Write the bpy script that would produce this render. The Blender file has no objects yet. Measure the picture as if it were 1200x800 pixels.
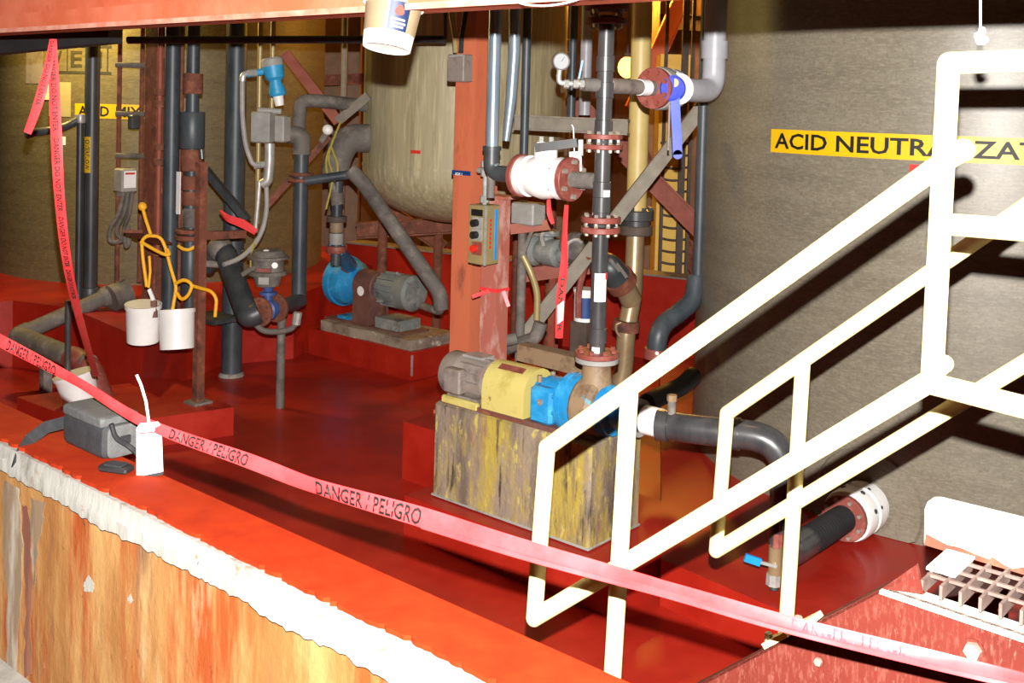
import bpy, math, random
from mathutils import Vector, Matrix
random.seed(7)
R = math.radians
# ------------------------------------------------------------------ camera
F, CX, CY0, CZ = 1250.0, 600.0, 169.0, 2.25
PITCH, ROLL = R(2.0), 0.026
scene = bpy.context.scene
COL = scene.collection
cr, sr, cp, sp = math.cos(ROLL), math.sin(ROLL), math.cos(PITCH), math.sin(PITCH)
fwd = Vector((0, cp, -sp)); up0 = Vector((0, sp, cp)); rt0 = Vector((1, 0, 0))
rt = rt0 * cr + up0 * sr
up = up0 * cr - rt0 * sr
cam_d = bpy.data.cameras.new('camera'); cam = bpy.data.objects.new('camera', cam_d); COL.objects.link(cam)
cam_d.sensor_width = 36.0; cam_d.lens = 36.0 * F / 1200.0; cam_d.shift_y = -(400.0 - CY0) / 1200.0
cam_d.clip_start = 0.05; cam_d.clip_end = 200
cam.matrix_world = Matrix(((rt.x, up.x, -fwd.x, 0), (rt.y, up.y, -fwd.y, 0), (rt.z, up.z, -fwd.z, CZ), (0, 0, 0, 1)))
scene.camera = cam
# ------------------------------------------------------------------ world, lights, exposure
w = bpy.data.worlds.new('plant_air'); scene.world = w; w.use_nodes = True
w.node_tree.nodes['Background'].inputs[0].default_value = (0.5, 0.33, 0.2, 1)
w.node_tree.nodes['Background'].inputs[1].default_value = 0.03
vs = scene.view_settings
vs.view_transform = 'Standard'; vs.look = 'None'; vs.gamma = 1.0; vs.use_curve_mapping = False
vs.exposure = 0.0

def lamp(name, loc, power, col, rad):
    d = bpy.data.lights.new(name, 'POINT'); d.energy = power; d.color = col; d.shadow_soft_size = rad
    o = bpy.data.objects.new(name, d); o.location = loc; COL.objects.link(o); return o
fl_d = bpy.data.lights.new('camera_flash', 'SPOT'); fl_d.energy = 2250; fl_d.color = (1.0, 0.97, 0.93); fl_d.shadow_soft_size = 0.012
fl_d.spot_size = R(84); fl_d.spot_blend = 0.5
fl_o = bpy.data.objects.new('camera_flash', fl_d); fl_o.location = (0.006, 0.02, CZ + 0.13); COL.objects.link(fl_o)
fl_o.rotation_mode = 'QUATERNION'; fl_o.rotation_quaternion = Vector((0.0, 1.0, -0.18)).to_track_quat('-Z', 'Y')
lamp('sodium_lamp_far', (-2.6, 12.6, 4.2), 420, (1.0, 0.47, 0.06), 0.2)
lamp('sodium_lamp_mid', (1.3, 11.4, 3.6), 300, (1.0, 0.47, 0.06), 0.15)
lamp('warm_lamp_over_mix_tank', (-3.75, 8.5, 3.2), 200, (1.0, 0.74, 0.22), 0.15)
lamp('sodium_lamp_right', (2.2, 9.6, 4.6), 70, (1.0, 0.42, 0.08), 0.2)
lamp('room_lamp', (0.6, 4.6, 6.5), 60, (1.0, 0.62, 0.3), 0.4)

# ------------------------------------------------------------------ pixel helpers (1200x800 frame)
def ray(px, py):
    a = (px - CX) / F; b = -(py - CY0) / F
    return rt * a + up * b + fwd
CAM = Vector((0, 0, CZ))
def P(px, py, Y):
    r = ray(px, py); return CAM + r * (Y / r.y)
def PZ(px, py, z):
    r = ray(px, py); return CAM + r * ((z - CZ) / r.z)
def PL(px, py, pt, nrm):
    r = ray(px, py); return CAM + r * ((pt - CAM).dot(nrm) / r.dot(nrm))
def PC(px, py, c, rad):
    r = ray(px, py); a = r.x * r.x + r.y * r.y
    b = -2 * (r.x * c[0] + r.y * c[1]); k = c[0] ** 2 + c[1] ** 2 - rad * rad
    s = (-b - math.sqrt(max(0, b * b - 4 * a * k))) / (2 * a)
    return CAM + r * s
ANG = R(-40.5)
U = Vector((math.cos(ANG), math.sin(ANG), 0)); V = Vector((-math.sin(ANG), math.cos(ANG), 0)); Z = Vector((0, 0, 1))

# ------------------------------------------------------------------ materials
def lin(c): return c / 12.92 if c <= 0.04045 else ((c + 0.055) / 1.055) ** 2.4
def rgb(r, g, b): return (lin(r / 255), lin(g / 255), lin(b / 255), 1)
MATS = {}
def mat(name, c1, c2=None, rough=0.5, metal=0.0, scale=6.0, stretch=(1, 1, 1), lo=0.35, hi=0.7, bump=0.0, c3=None, detail=6, rough2=None, coat=0):
    m = bpy.data.materials.new(name); m.use_nodes = True; nt = m.node_tree; n = nt.nodes; L = nt.links
    b = n['Principled BSDF']; b.inputs['Roughness'].default_value = rough; b.inputs['Metallic'].default_value = metal
    if coat: b.inputs['Coat Weight'].default_value = coat; b.inputs['Coat Roughness'].default_value = 0.12
    tc = n.new('ShaderNodeTexCoord'); mp = n.new('ShaderNodeMapping'); mp.inputs['Scale'].default_value = stretch
    ns = n.new('ShaderNodeTexNoise'); ns.inputs['Scale'].default_value = scale; ns.inputs['Detail'].default_value = detail
    ns.inputs['Roughness'].default_value = 0.65
    L.new(tc.outputs['Object'], mp.inputs[0]); L.new(mp.outputs[0], ns.inputs[0])
    cr_ = n.new('ShaderNodeValToRGB'); e = cr_.color_ramp.elements
    e[0].position = lo; e[0].color = c1; e[1].position = hi; e[1].color = c2 or tuple(min(1, x * 1.25) for x in c1[:3]) + (1,)
    if c3: x = e.new(min(0.98, hi + 0.12)); x.color = c3
    L.new(ns.outputs[0], cr_.inputs[0]); L.new(cr_.outputs[0], b.inputs['Base Color'])
    if rough2 is not None:
        mr = n.new('ShaderNodeMapRange'); mr.inputs[1].default_value = 0.3; mr.inputs[2].default_value = 0.7
        mr.inputs[3].default_value = rough; mr.inputs[4].default_value = rough2
        L.new(ns.outputs[0], mr.inputs[0]); L.new(mr.outputs[0], b.inputs['Roughness'])
    if bump:
        bp = n.new('ShaderNodeBump'); bp.inputs['Strength'].default_value = bump; bp.inputs['Distance'].default_value = 0.01
        L.new(ns.outputs[0], bp.inputs['Height']); L.new(bp.outputs[0], b.inputs['Normal'])
    MATS[name] = m; return m
def layers(name, base, lays, rough=0.6, bump=0.25, metal=0):
    """base colour plus a list of (colour, scale, stretch, lo, hi) stain layers with noise masks"""
    m = bpy.data.materials.new(name); m.use_nodes = True; nt = m.node_tree; n = nt.nodes; L = nt.links
    b = n['Principled BSDF']; b.inputs['Roughness'].default_value = rough; b.inputs['Metallic'].default_value = metal
    tc = n.new('ShaderNodeTexCoord'); cur = None; last = None
    for i, (c, s, st, lo, hi) in enumerate(lays):
        mp = n.new('ShaderNodeMapping'); mp.inputs['Scale'].default_value = st; mp.inputs['Location'].default_value = (3.1 * i, 1.7 * i, 5.3 * i)
        ns = n.new('ShaderNodeTexNoise'); ns.inputs['Scale'].default_value = s; ns.inputs['Detail'].default_value = 7; ns.inputs['Roughness'].default_value = 0.65
        L.new(tc.outputs['Object'], mp.inputs[0]); L.new(mp.outputs[0], ns.inputs[0])
        mr = n.new('ShaderNodeMapRange'); mr.inputs[1].default_value = lo; mr.inputs[2].default_value = hi
        L.new(ns.outputs[0], mr.inputs[0])
        mx = n.new('ShaderNodeMix'); mx.data_type = 'RGBA'
        L.new(mr.outputs[0], mx.inputs[0])
        if cur is None: mx.inputs[6].default_value = base
        else: L.new(cur, mx.inputs[6])
        mx.inputs[7].default_value = c; cur = mx.outputs[2]; last = ns
    L.new(cur, b.inputs['Base Color'])
    if bump:
        bp = n.new('ShaderNodeBump'); bp.inputs['Strength'].default_value = bump; bp.inputs['Distance'].default_value = 0.01
        L.new(last.outputs[0], bp.inputs['Height']); L.new(bp.outputs[0], b.inputs['Normal'])
    MATS[name] = m; return m
def emit(name, col, st):
    m = bpy.data.materials.new(name); m.use_nodes = True; b = m.node_tree.nodes['Principled BSDF']
    b.inputs['Emission Color'].default_value = col; b.inputs['Emission Strength'].default_value = st; b.inputs['Base Color'].default_value = col
    MATS[name] = m; return m
mat('red_epoxy', rgb(148, 28, 17), rgb(172, 40, 24), 0.3, scale=3, bump=0.05, rough2=0.5, coat=0.1)
mat('red_top', rgb(134, 34, 8), rgb(148, 44, 13), 0.85, scale=14, bump=0.1)
layers('wall_face', rgb(140, 94, 52), [(rgb(168, 130, 82), 4.0, (1, 1, .2), .45, .6), (rgb(140, 66, 30), 6, (1, 1, .13), .5, .62), (rgb(166, 150, 114), 5, (1, 1, .2), .58, .7),
       (rgb(100, 72, 56), 9, (1, 1, .12), .58, .7), (rgb(84, 50, 34), 30, (1, 1, .5), .64, .74), (rgb(180, 172, 156), 15, (1, 1, .6), .68, .71)], 0.75, 0.5)
layers('white_paint_peeled', rgb(150, 147, 140), [(rgb(102, 96, 86), 9, (1, 1, .6), .54, .7), (rgb(128, 98, 76), 14, (1, 1, 1), .6, .72), (rgb(34, 26, 22), 17, (1, 1, .35), .67, .72)], 0.75, 0.5)
layers('wall_pale', rgb(120, 98, 76), [(rgb(150, 140, 124), 12, (1, 1, .2), .5, .62), (rgb(90, 78, 66), 9, (1, 1, .15), .55, .68)], 0.8, 0.4)
layers('wall_rust', rgb(104, 60, 44), [(rgb(124, 78, 56), 14, (1, 1, .15), .5, .62)], 0.8, 0.4)
mat('concrete_floor', rgb(120, 115, 108), rgb(150, 146, 138), 0.8, scale=9, bump=0.2)
layers('beam_red', rgb(190, 92, 62), [(rgb(208, 116, 88), 3, (1, 1, 1), .45, .7), (rgb(130, 60, 42), 9, (1, 1, 1), .62, .75)], 0.6, 0.15)
mat('beam_highlight', rgb(205, 150, 130), rgb(190, 100, 76), 0.6, scale=14)  # pale tone, paints the highlight on the beam's bevelled border
layers('column_red', rgb(196, 106, 74), [(rgb(172, 86, 60), 4, (1, 1, .3), .5, .7), (rgb(130, 74, 56), 8, (1, 1, .35), .62, .76)], 0.6, 0.2)
layers('post_faded', rgb(170, 95, 80), [(rgb(200, 160, 148), 9, (1, 1, .4), .52, .68), (rgb(110, 55, 42), 8, (1, 1, .6), .6, .75)], 0.7, 0.3)
layers('tank_wound', rgb(116, 108, 93), [(rgb(104, 96, 82), 5, (.25, .25, 2.4), .42, .64), (rgb(132, 124, 107), 90, (.25, .25, 1.4), .45, .7), (rgb(98, 91, 80), 120, (.6, .6, .6), .5, .7), (rgb(160, 154, 142), 3, (1, 1, .35), .66, .85)], 0.42, 0.1)
layers('tank_mix', rgb(106, 96, 68), [(rgb(92, 82, 58), 6, (.3, .3, 2.2), .42, .64), (rgb(124, 112, 78), 60, (.3, .3, 1.6), .48, .7), (rgb(88, 78, 56), 90, (.6, .6, .6), .52, .7)], 0.5, 0.1)
layers('tank_reactor', rgb(170, 160, 126), [(rgb(148, 138, 106), 9, (1.6, 1.6, .12), .44, .66), (rgb(200, 188, 150), 24, (1.6, 1.6, .1), .5, .7)], 0.5, 0.1)
layers('pedestal', rgb(142, 126, 108), [(rgb(104, 90, 78), 7, (1, 1, .2), .45, .62), (rgb(172, 150, 62), 7, (1, 1, .2), .47, .62), (rgb(190, 172, 84), 30, (1, 1, .4), .56, .68), (rgb(66, 55, 46), 15, (1, 1, .16), .56, .66), (rgb(132, 92, 78), 5, (1, 1, .4), .6, .72), (rgb(160, 146, 130), 40, (1, 1, .7), .6, .72)], 0.75, 0.5)
layers('concrete_old', rgb(150, 138, 122), [(rgb(110, 95, 82), 6, (1, 1, 1), .45, .65), (rgb(220, 212, 200), 8, (1, 1, 1), .6, .7)], 0.85, 0.4)
mat('pipe_dark', rgb(44, 48, 51), rgb(70, 73, 75), 0.42, scale=7, stretch=(1, 1, .4), bump=0.05)
mat('pipe_slate', rgb(44, 53, 60), rgb(72, 78, 82), 0.45, scale=9, stretch=(1, 1, .4))
mat('pipe_black', rgb(50, 50, 52), rgb(80, 78, 77), 0.32, scale=9, stretch=(1, 1, .3), coat=0.4)
layers('pipe_dusty', rgb(102, 96, 90), [(rgb(140, 130, 120), 9, (1, 1, 1), .5, .7), (rgb(70, 62, 58), 6, (1, 1, 1), .5, .7)], 0.75, 0.2)
layers('rust', rgb(112, 62, 44), [(rgb(150, 92, 66), 12, (1, 1, 1), .5, .7), (rgb(66, 40, 32), 8, (1, 1, 1), .52, .7)], 0.8, 0.3)
mat('silver_pipe', rgb(120, 136, 152), rgb(160, 172, 182), 0.34, metal=0.45, scale=10, stretch=(1, 1, .2))
mat('galvanised', rgb(160, 158, 152), rgb(192, 190, 186), 0.4, metal=0.35, scale=20)
mat('grey_paint', rgb(140, 138, 134), rgb(165, 162, 156), 0.6, scale=10)
mat('pvc_grey', rgb(150, 150, 156), rgb(170, 170, 176), 0.4, scale=5)
mat('rail_yellow', rgb(238, 216, 138), rgb(248, 232, 168), 0.5, scale=5, c3=rgb(244, 226, 160))
layers('rail_paint', rgb(242, 228, 166), [(rgb(246, 234, 180), 6, (1, 1, 1), .45, .6), (rgb(190, 130, 40), 24, (1, 1, .6), .71, .78)], 0.5, 0.08)
layers('stringer_red', rgb(94, 36, 27), [(rgb(80, 28, 21), 5, (1, 1, .5), .5, .7), (rgb(108, 56, 46), 110, (1, 1, .25), .5, .62), (rgb(126, 82, 71), 150, (1, 1, .3), .6, .7)], 0.7, 0.1)
layers('white_rusty', rgb(240, 236, 222), [(rgb(232, 226, 208), 6, (1, 1, 1), .5, .7), (rgb(150, 80, 50), 14, (1, 1, 1), .74, .8)], 0.6, 0.1)
mat('grating_steel', rgb(92, 72, 66), rgb(118, 98, 90), 0.7, scale=30, bump=0.15)
mat('white_plastic', rgb(226, 224, 220), rgb(240, 238, 234), 0.4, scale=4)
mat('white_valve', rgb(228, 226, 222), rgb(244, 243, 240), 0.35, scale=5)
layers('flange_red', rgb(130, 64, 54), [(rgb(150, 90, 80), 14, (1, 1, 1), .5, .65), (rgb(104, 48, 38), 10, (1, 1, 1), .58, .72)], 0.55, 0.1)
layers('pump_blue', rgb(30, 132, 190), [(rgb(60, 160, 210), 9, (1, 1, 1), .5, .65), (rgb(80, 92, 96), 14, (1, 1, 1), .6, .7)], 0.45, 0.15)
layers('pump_brown', rgb(140, 116, 88), [(rgb(110, 86, 66), 12, (1, 1, 1), .5, .65), (rgb(60, 150, 170), 10, (1, 1, 1), .64, .7)], 0.6, 0.15)
layers('guard_yellow', rgb(196, 180, 104), [(rgb(176, 158, 80), 8, (1, 1, 1), .5, .65), (rgb(110, 88, 50), 16, (1, 1, 1), .62, .74)], 0.6, 0.15)
layers('motor_grey', rgb(132, 120, 112), [(rgb(100, 88, 84), 8, (1, 1, 1), .5, .65), (rgb(160, 112, 96), 6, (1, 1, 1), .6, .72)], 0.65, 0.15)
layers('motor_dirty', rgb(124, 128, 126), [(rgb(156, 156, 150), 9, (1, 1, 1), .5, .68), (rgb(60, 58, 56), 7, (1, 1, 1), .55, .7)], 0.6, 0.15)
mat('bracket_brown', rgb(98, 62, 56), rgb(122, 84, 72), 0.7, scale=8)
mat('yellow_label', rgb(214, 168, 6), rgb(222, 178, 14), 0.45, scale=3)
mat('black_ink', rgb(14, 13, 12), rgb(22, 20, 18), 0.6)
mat('ink_faded', rgb(44, 40, 28), rgb(60, 54, 36), 0.7)
mat('tape_red', rgb(226, 56, 58), rgb(236, 76, 80), 0.35, scale=9)
mat('tape_print_worn', rgb(196, 60, 70), rgb(176, 48, 58), 0.5)
mat('paper', rgb(160, 146, 100), rgb(176, 160, 114), 0.8)
mat('white_card', rgb(240, 238, 236), rgb(250, 249, 247), 0.6)
mat('bag_black', rgb(30, 30, 33), rgb(42, 42, 45), 0.8, scale=40, bump=0.2)
mat('bag_grey', rgb(70, 70, 70), rgb(84, 84, 83), 0.75, scale=50, bump=0.2)
mat('black_rubber', rgb(20, 20, 22), rgb(32, 32, 34), 0.6)
mat('strap_webbing', rgb(22, 22, 24), rgb(34, 34, 36), 0.95, scale=60)
mat('rope_yellow', rgb(226, 160, 20), rgb(240, 180, 40), 0.6, scale=60)
mat('rope_olive', rgb(150, 136, 50), rgb(176, 160, 70), 0.7, scale=60)
mat('yellow_pipe', rgb(190, 164, 96), rgb(206, 184, 122), 0.45, scale=5)
mat('brass_pipe', rgb(150, 126, 92), rgb(176, 152, 118), 0.35, metal=0.4, scale=8)
mat('lever_blue', rgb(40, 70, 190), rgb(84, 90, 200), 0.4, scale=6)
mat('handle_cyan', rgb(20, 130, 215), rgb(40, 150, 230), 0.4)
mat('valve_blue', rgb(50, 72, 130), rgb(70, 96, 150), 0.5, scale=9)
mat('transmitter_blue', rgb(36, 140, 190), rgb(60, 160, 205), 0.45, scale=14)
mat('panel_brass', rgb(150, 132, 88), rgb(168, 150, 104), 0.4, metal=0.2)
mat('red_plastic', rgb(205, 40, 30), rgb(220, 56, 44), 0.4)
mat('label_navy', rgb(20, 52, 110), rgb(28, 64, 124), 0.5)
mat('pail_cream', rgb(122, 104, 80), rgb(134, 116, 92), 0.5)
mat('pail_blue', rgb(10, 28, 62), rgb(14, 34, 70), 0.5)
mat('pail_red', rgb(120, 34, 16), rgb(130, 44, 22), 0.5)
mat('label_grey', rgb(104, 110, 120), rgb(118, 124, 132), 0.5)
mat('label_white', rgb(238, 238, 238), rgb(246, 246, 246), 0.5)
mat('back_wall', rgb(86, 52, 30), rgb(110, 70, 40), 0.9, scale=3)
mat('steel_dark', rgb(66, 56, 50), rgb(96, 80, 70), 0.7, scale=8)
mat('steel_channel', rgb(112, 104, 92), rgb(140, 130, 114), 0.65, scale=8)
mat('brace_red', rgb(132, 62, 46), rgb(156, 84, 64), 0.65, scale=8)
mat('steel_tan', rgb(112, 84, 58), rgb(134, 102, 74), 0.6, scale=5)
mat('duct_yellow', rgb(226, 180, 70), rgb(240, 200, 96), 0.6)
mat('glass_gauge', rgb(158, 160, 162), rgb(168, 170, 172), 0.3)
mat('bolt_steel', rgb(150, 138, 126), rgb(176, 166, 154), 0.4, metal=0.4, scale=30)
for nm_, sp_ in (('red_top', .1), ('red_epoxy', .35), ('wall_face', .1), ('stringer_red', .15), ('white_paint_peeled', .2), ('column_red', .25), ('beam_red', .25)):
    MATS[nm_].node_tree.nodes['Principled BSDF'].inputs['Specular IOR Level'].default_value = sp_
emit('sodium_bulb', (1, 0.45, 0.08, 1), 6)

# ------------------------------------------------------------------ mesh builder
class MB:
    def __init__(s): s.v = []; s.f = []
    def add(s, vs, fs):
        o = len(s.v); s.v += [Vector(p) for p in vs]; s.f += [tuple(i + o for i in f) for f in fs]; return s
    def box(s, c, size, ax=(U, V, Z), bev=0.0):
        c = Vector(c); a, b, d = [ax[i] * (size[i] / 2) for i in range(3)]
        if bev <= 0:
            vs = [c + a * i + b * j + d * k for k in (-1, 1) for j in (-1, 1) for i in (-1, 1)]
            return s.add(vs, [(0, 2, 3, 1), (4, 5, 7, 6), (0, 1, 5, 4), (2, 6, 7, 3), (0, 4, 6, 2), (1, 3, 7, 5)])
        ea, eb, ed = [1 - 2 * bev / size[i] for i in range(3)]
        # bevelled in plan (a,b) with slightly inset top and bottom
        ring = []
        for (x, y) in ((-ea, -1), (ea, -1), (1, -eb), (1, eb), (ea, 1), (-ea, 1), (-1, eb), (-1, -eb)): ring.append((x, y))
        vs = []
        for k, t in ((-1, 1), (-ed, 0), (ed, 0), (1, 1)):
            for (x, y) in ring:
                sx = ea if t else 1; sy = eb if t else 1
                vs.append(c + a * (x * sx) + b * (y * sy) + d * k)
        fs = [tuple(reversed(range(8))), tuple(range(24, 32))]
        for l in range(3):
            for i in range(8):
                j = (i + 1) % 8; fs.append((l * 8 + i, l * 8 + j, l * 8 + 8 + j, l * 8 + 8 + i))
        return s.add(vs, fs)
    def prism(s, poly, z0=None, ext=None):
        n = len(poly); poly = [Vector(p) for p in poly]
        if ext is None: bot = [Vector((p.x, p.y, z0)) for p in poly]
        else: bot = [p + ext for p in poly]
        return s.add(poly + bot, [tuple(range(n)), tuple(reversed(range(n, 2 * n)))] + [(i, n + i, n + (i + 1) % n, (i + 1) % n) for i in range(n)])
    def lathe(s, o, axis, prof, seg=24, squash=None):
        o = Vector(o); ax = Vector(axis).normalized()
        h = Vector((0, 0, 1)) if abs(ax.z) < 0.9 else Vector((1, 0, 0))
        e1 = ax.cross(h).normalized(); e2 = ax.cross(e1)
        vs = []; fs = []
        for (t, r) in prof:
            for i in range(seg):
                q = 2 * math.pi * i / seg
                vs.append(o + ax * t + (e1 * math.cos(q) + e2 * math.sin(q)) * r)
        m = len(prof)
        for k in range(m - 1):
            for i in range(seg):
                j = (i + 1) % seg; fs.append((k * seg + i, k * seg + j, (k + 1) * seg + j, (k + 1) * seg + i))
        if prof[0][1] > 1e-6 and prof[0] != prof[-1]: fs.append(tuple(reversed(range(seg))))
        if prof[-1][1] > 1e-6 and prof[0] != prof[-1]: fs.append(tuple(range((m - 1) * seg, m * seg)))
        return s.add(vs, fs)
    def cyl(s, a, b, r, r2=None, seg=20):
        a = Vector(a); b = Vector(b); d = (b - a)
        return s.lathe(a, d, [(0, r), (d.length, r2 if r2 is not None else r)], seg)
    def sphere(s, c, r, seg=16, sc=1.0):
        n = 8; return s.lathe(Vector(c) - Z * r * sc, Z, [(r * sc - r * sc * math.cos(math.pi * k / n), max(1e-5, r * math.sin(math.pi * k / n))) for k in range(n + 1)], seg)
    def tube(s, pts, r, bend=0.0, seg=14, closed=False, rib=None):
        pts = [Vector(p) for p in pts]
        if bend > 0 and len(pts) > 2:
            out = [pts[0]]
            for i in range(1, len(pts) - 1):
                p, a, b = pts[i], pts[i - 1], pts[i + 1]
                da = (a - p); db = (b - p); d = min(bend, da.length * .49, db.length * .49)
                A = p + da.normalized() * d; B = p + db.normalized() * d
                for k in range(9):
                    t = k / 8; out.append(A * (1 - t) ** 2 + p * 2 * t * (1 - t) + B * t * t)
            out.append(pts[-1]); pts = out
        n = len(pts); T = []
        for i in range(n):
            a = pts[max(0, i - 1)]; b = pts[min(n - 1, i + 1)]; T.append((b - a).normalized())
        h = Vector((0, 0, 1)) if abs(T[0].z) < 0.9 else Vector((1, 0, 0))
        e = T[0].cross(h).normalized(); vs = []; fs = []
        for i in range(n):
            e = (e - T[i] * e.dot(T[i])).normalized(); g = T[i].cross(e)
            rr = r[i] if isinstance(r, (list, tuple)) else r
            if rib: rr = rr * (1 + rib * (i % 2))
            for k in range(seg):
                q = 2 * math.pi * k / seg; vs.append(pts[i] + (e * math.cos(q) + g * math.sin(q)) * rr)
        for i in range(n - 1):
            for k in range(seg):
                j = (k + 1) % seg; fs.append((i * seg + k, i * seg + j, (i + 1) * seg + j, (i + 1) * seg + k))
        fs.append(tuple(reversed(range(seg)))); fs.append(tuple(range((n - 1) * seg, n * seg)))
        return s.add(vs, fs)
    def bar(s, a, b, wd, ht, upv=Z):
        a = Vector(a); b = Vector(b); d = b - a; x = d.normalized(); y = upv.cross(x)
        if y.length < 1e-4: y = U.copy()
        y.normalize(); z = x.cross(y)
        return s.box((a + b) / 2, (d.length, wd, ht), (x, y, z))
ORG = {}
def link(name, mb, m, parent=None, origin=None, sharp=35):
    me = bpy.data.meshes.new(name)
    if parent is not None: o0 = ORG[parent]
    else:
        if origin is None:
            xs = [p.x for p in mb.v]; ys = [p.y for p in mb.v]; zs = [p.z for p in mb.v]
            origin = Vector(((min(xs) + max(xs)) / 2, (min(ys) + max(ys)) / 2, min(zs)))
        o0 = Vector(origin)
    me.from_pydata([tuple(p - o0) for p in mb.v], [], mb.f); me.update()
    for p in me.polygons: p.use_smooth = True
    me.set_sharp_from_angle(angle=R(sharp))
    me.materials.append(MATS[m] if isinstance(m, str) else m)
    o = bpy.data.objects.new(name, me); COL.objects.link(o)
    if parent is not None: o.parent = parent
    else: o.location = o0
    ORG[o] = o0
    return o
def thing(name, label, cat, loc, group=None):
    o = bpy.data.objects.new(name, None); o.empty_display_size = 0.1; COL.objects.link(o)
    o.location = loc; ORG[o] = Vector(loc); o['label'] = label; o['category'] = cat
    if group: o['group'] = group
    return o
def tag(o, label, cat, group=None):
    o['label'] = label; o['category'] = cat
    if group: o['group'] = group
    return o
def solo(name, mb, m, label, cat, group=None, sharp=35): return tag(link(name, mb, m, sharp=sharp), label, cat, group)
def struct(name, mb, m, parent=None):
    o = link(name, mb, m, parent)
    if parent is None: o['kind'] = 'structure'
    return o
BOLT = {}
def bolt(parent, pos, axis, r=0.008, h=0.008, m='bolt_steel', name='bolt'):
    key = (round(r, 4), round(h, 4), m)
    if key not in BOLT:
        b = MB().lathe((0, 0, 0), (0, 0, 1), [(0, r), (h, r * .95)], 6); me = bpy.data.meshes.new('bolt')
        me.from_pydata([tuple(p) for p in b.v], [], b.f); me.materials.append(MATS[m]); BOLT[key] = me
    o = bpy.data.objects.new(name, BOLT[key]); COL.objects.link(o); o.parent = parent
    o.rotation_mode = 'QUATERNION'; o.rotation_quaternion = Vector((0, 0, 1)).rotation_difference(Vector(axis).normalized())
    o.location = Vector(pos) - ORG[parent]; ORG[o] = Vector(pos); return o
def bolts(parent, c, axis, R_, n, r=0.008, h=0.008, off=0.0, m='bolt_steel'):
    ax = Vector(axis).normalized(); h0 = Vector((0, 0, 1)) if abs(ax.z) < 0.9 else Vector((1, 0, 0))
    e1 = ax.cross(h0).normalized(); e2 = ax.cross(e1)
    for i in range(n):
        q = 2 * math.pi * (i + .5) / n + off; bolt(parent, Vector(c) + (e1 * math.cos(q) + e2 * math.sin(q)) * R_, ax, r, h, m)
def flange(parent, c, axis, r, t, m='flange_red', nb=8, br=0.009, both=True, name='flange', bm='bolt_steel'):
    ax = Vector(axis).normalized(); c = Vector(c)
    f = link(name, MB().lathe(c - ax * t / 2, ax, [(0, r * .97), (t * .12, r), (t * .88, r), (t, r * .97)], 28), m, parent)
    if nb:
        bolts(f, c + ax * t / 2, ax, r * .78, nb, br, br * 1.3, m=bm)
        if both: bolts(f, c - ax * t / 2, -ax, r * .78, nb, br, br * 1.3, m=bm)
    return f
def text_geo(s):
    c = bpy.data.curves.new('t', 'FONT'); c.body = s; c.size = 1.0; c.offset = 0.02; c.resolution_u = 2
    o = bpy.data.objects.new('t', c); COL.objects.link(o)
    dg = bpy.context.evaluated_depsgraph_get(); me = bpy.data.meshes.new_from_object(o.evaluated_get(dg))
    vs = [v.co.copy() for v in me.vertices]; fs = [tuple(p.vertices) for p in me.polygons]
    bpy.data.objects.remove(o); bpy.data.curves.remove(c); bpy.data.meshes.remove(me)
    x0 = min(v.x for v in vs); x1 = max(v.x for v in vs); y0 = min(v.y for v in vs); y1 = max(v.y for v in vs)
    k = 1 / (y1 - y0)
    return [((v.x - x0) * k, (v.y - y0) * k) for v in vs], fs, (x1 - x0) * k
def text_map(mb, s, fn, height, width=None):
    vs, fs, wd = text_geo(s); kx = height if width is None else width / wd
    return mb.add([fn(x * kx, y * height) for x, y in vs], fs)
def flat_text(mb, s, o, ex, ey, height, width=None):
    o = Vector(o); return text_map(mb, s, lambda x, y: o + ex * x + ey * y, height, width)
def cyl_patch(mb, c, rad, a0, a1, z0, z1, t=0.003, n=24):
    vs = []; fs = []
    for i in range(n + 1):
        a = a0 + (a1 - a0) * i / n
        for rr in (rad, rad + t):
            for z in (z0, z1): vs.append(Vector((c[0] + rr * math.cos(a), c[1] + rr * math.sin(a), z)))
    for i in range(n):
        k = i * 4; l = k + 4
        fs += [(k + 2, l + 2, l + 3, k + 3), (k, k + 1, l + 1, l), (k + 1, k + 3, l + 3, l + 1), (k, l, l + 2, k + 2)]
    fs += [(0, 2, 3, 1), (n * 4, n * 4 + 1, n * 4 + 3, n * 4 + 2)]
    return mb.add(vs, fs)
def ang_of(p, c): return math.atan2(p.y - c[1], p.x - c[0])
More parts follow.
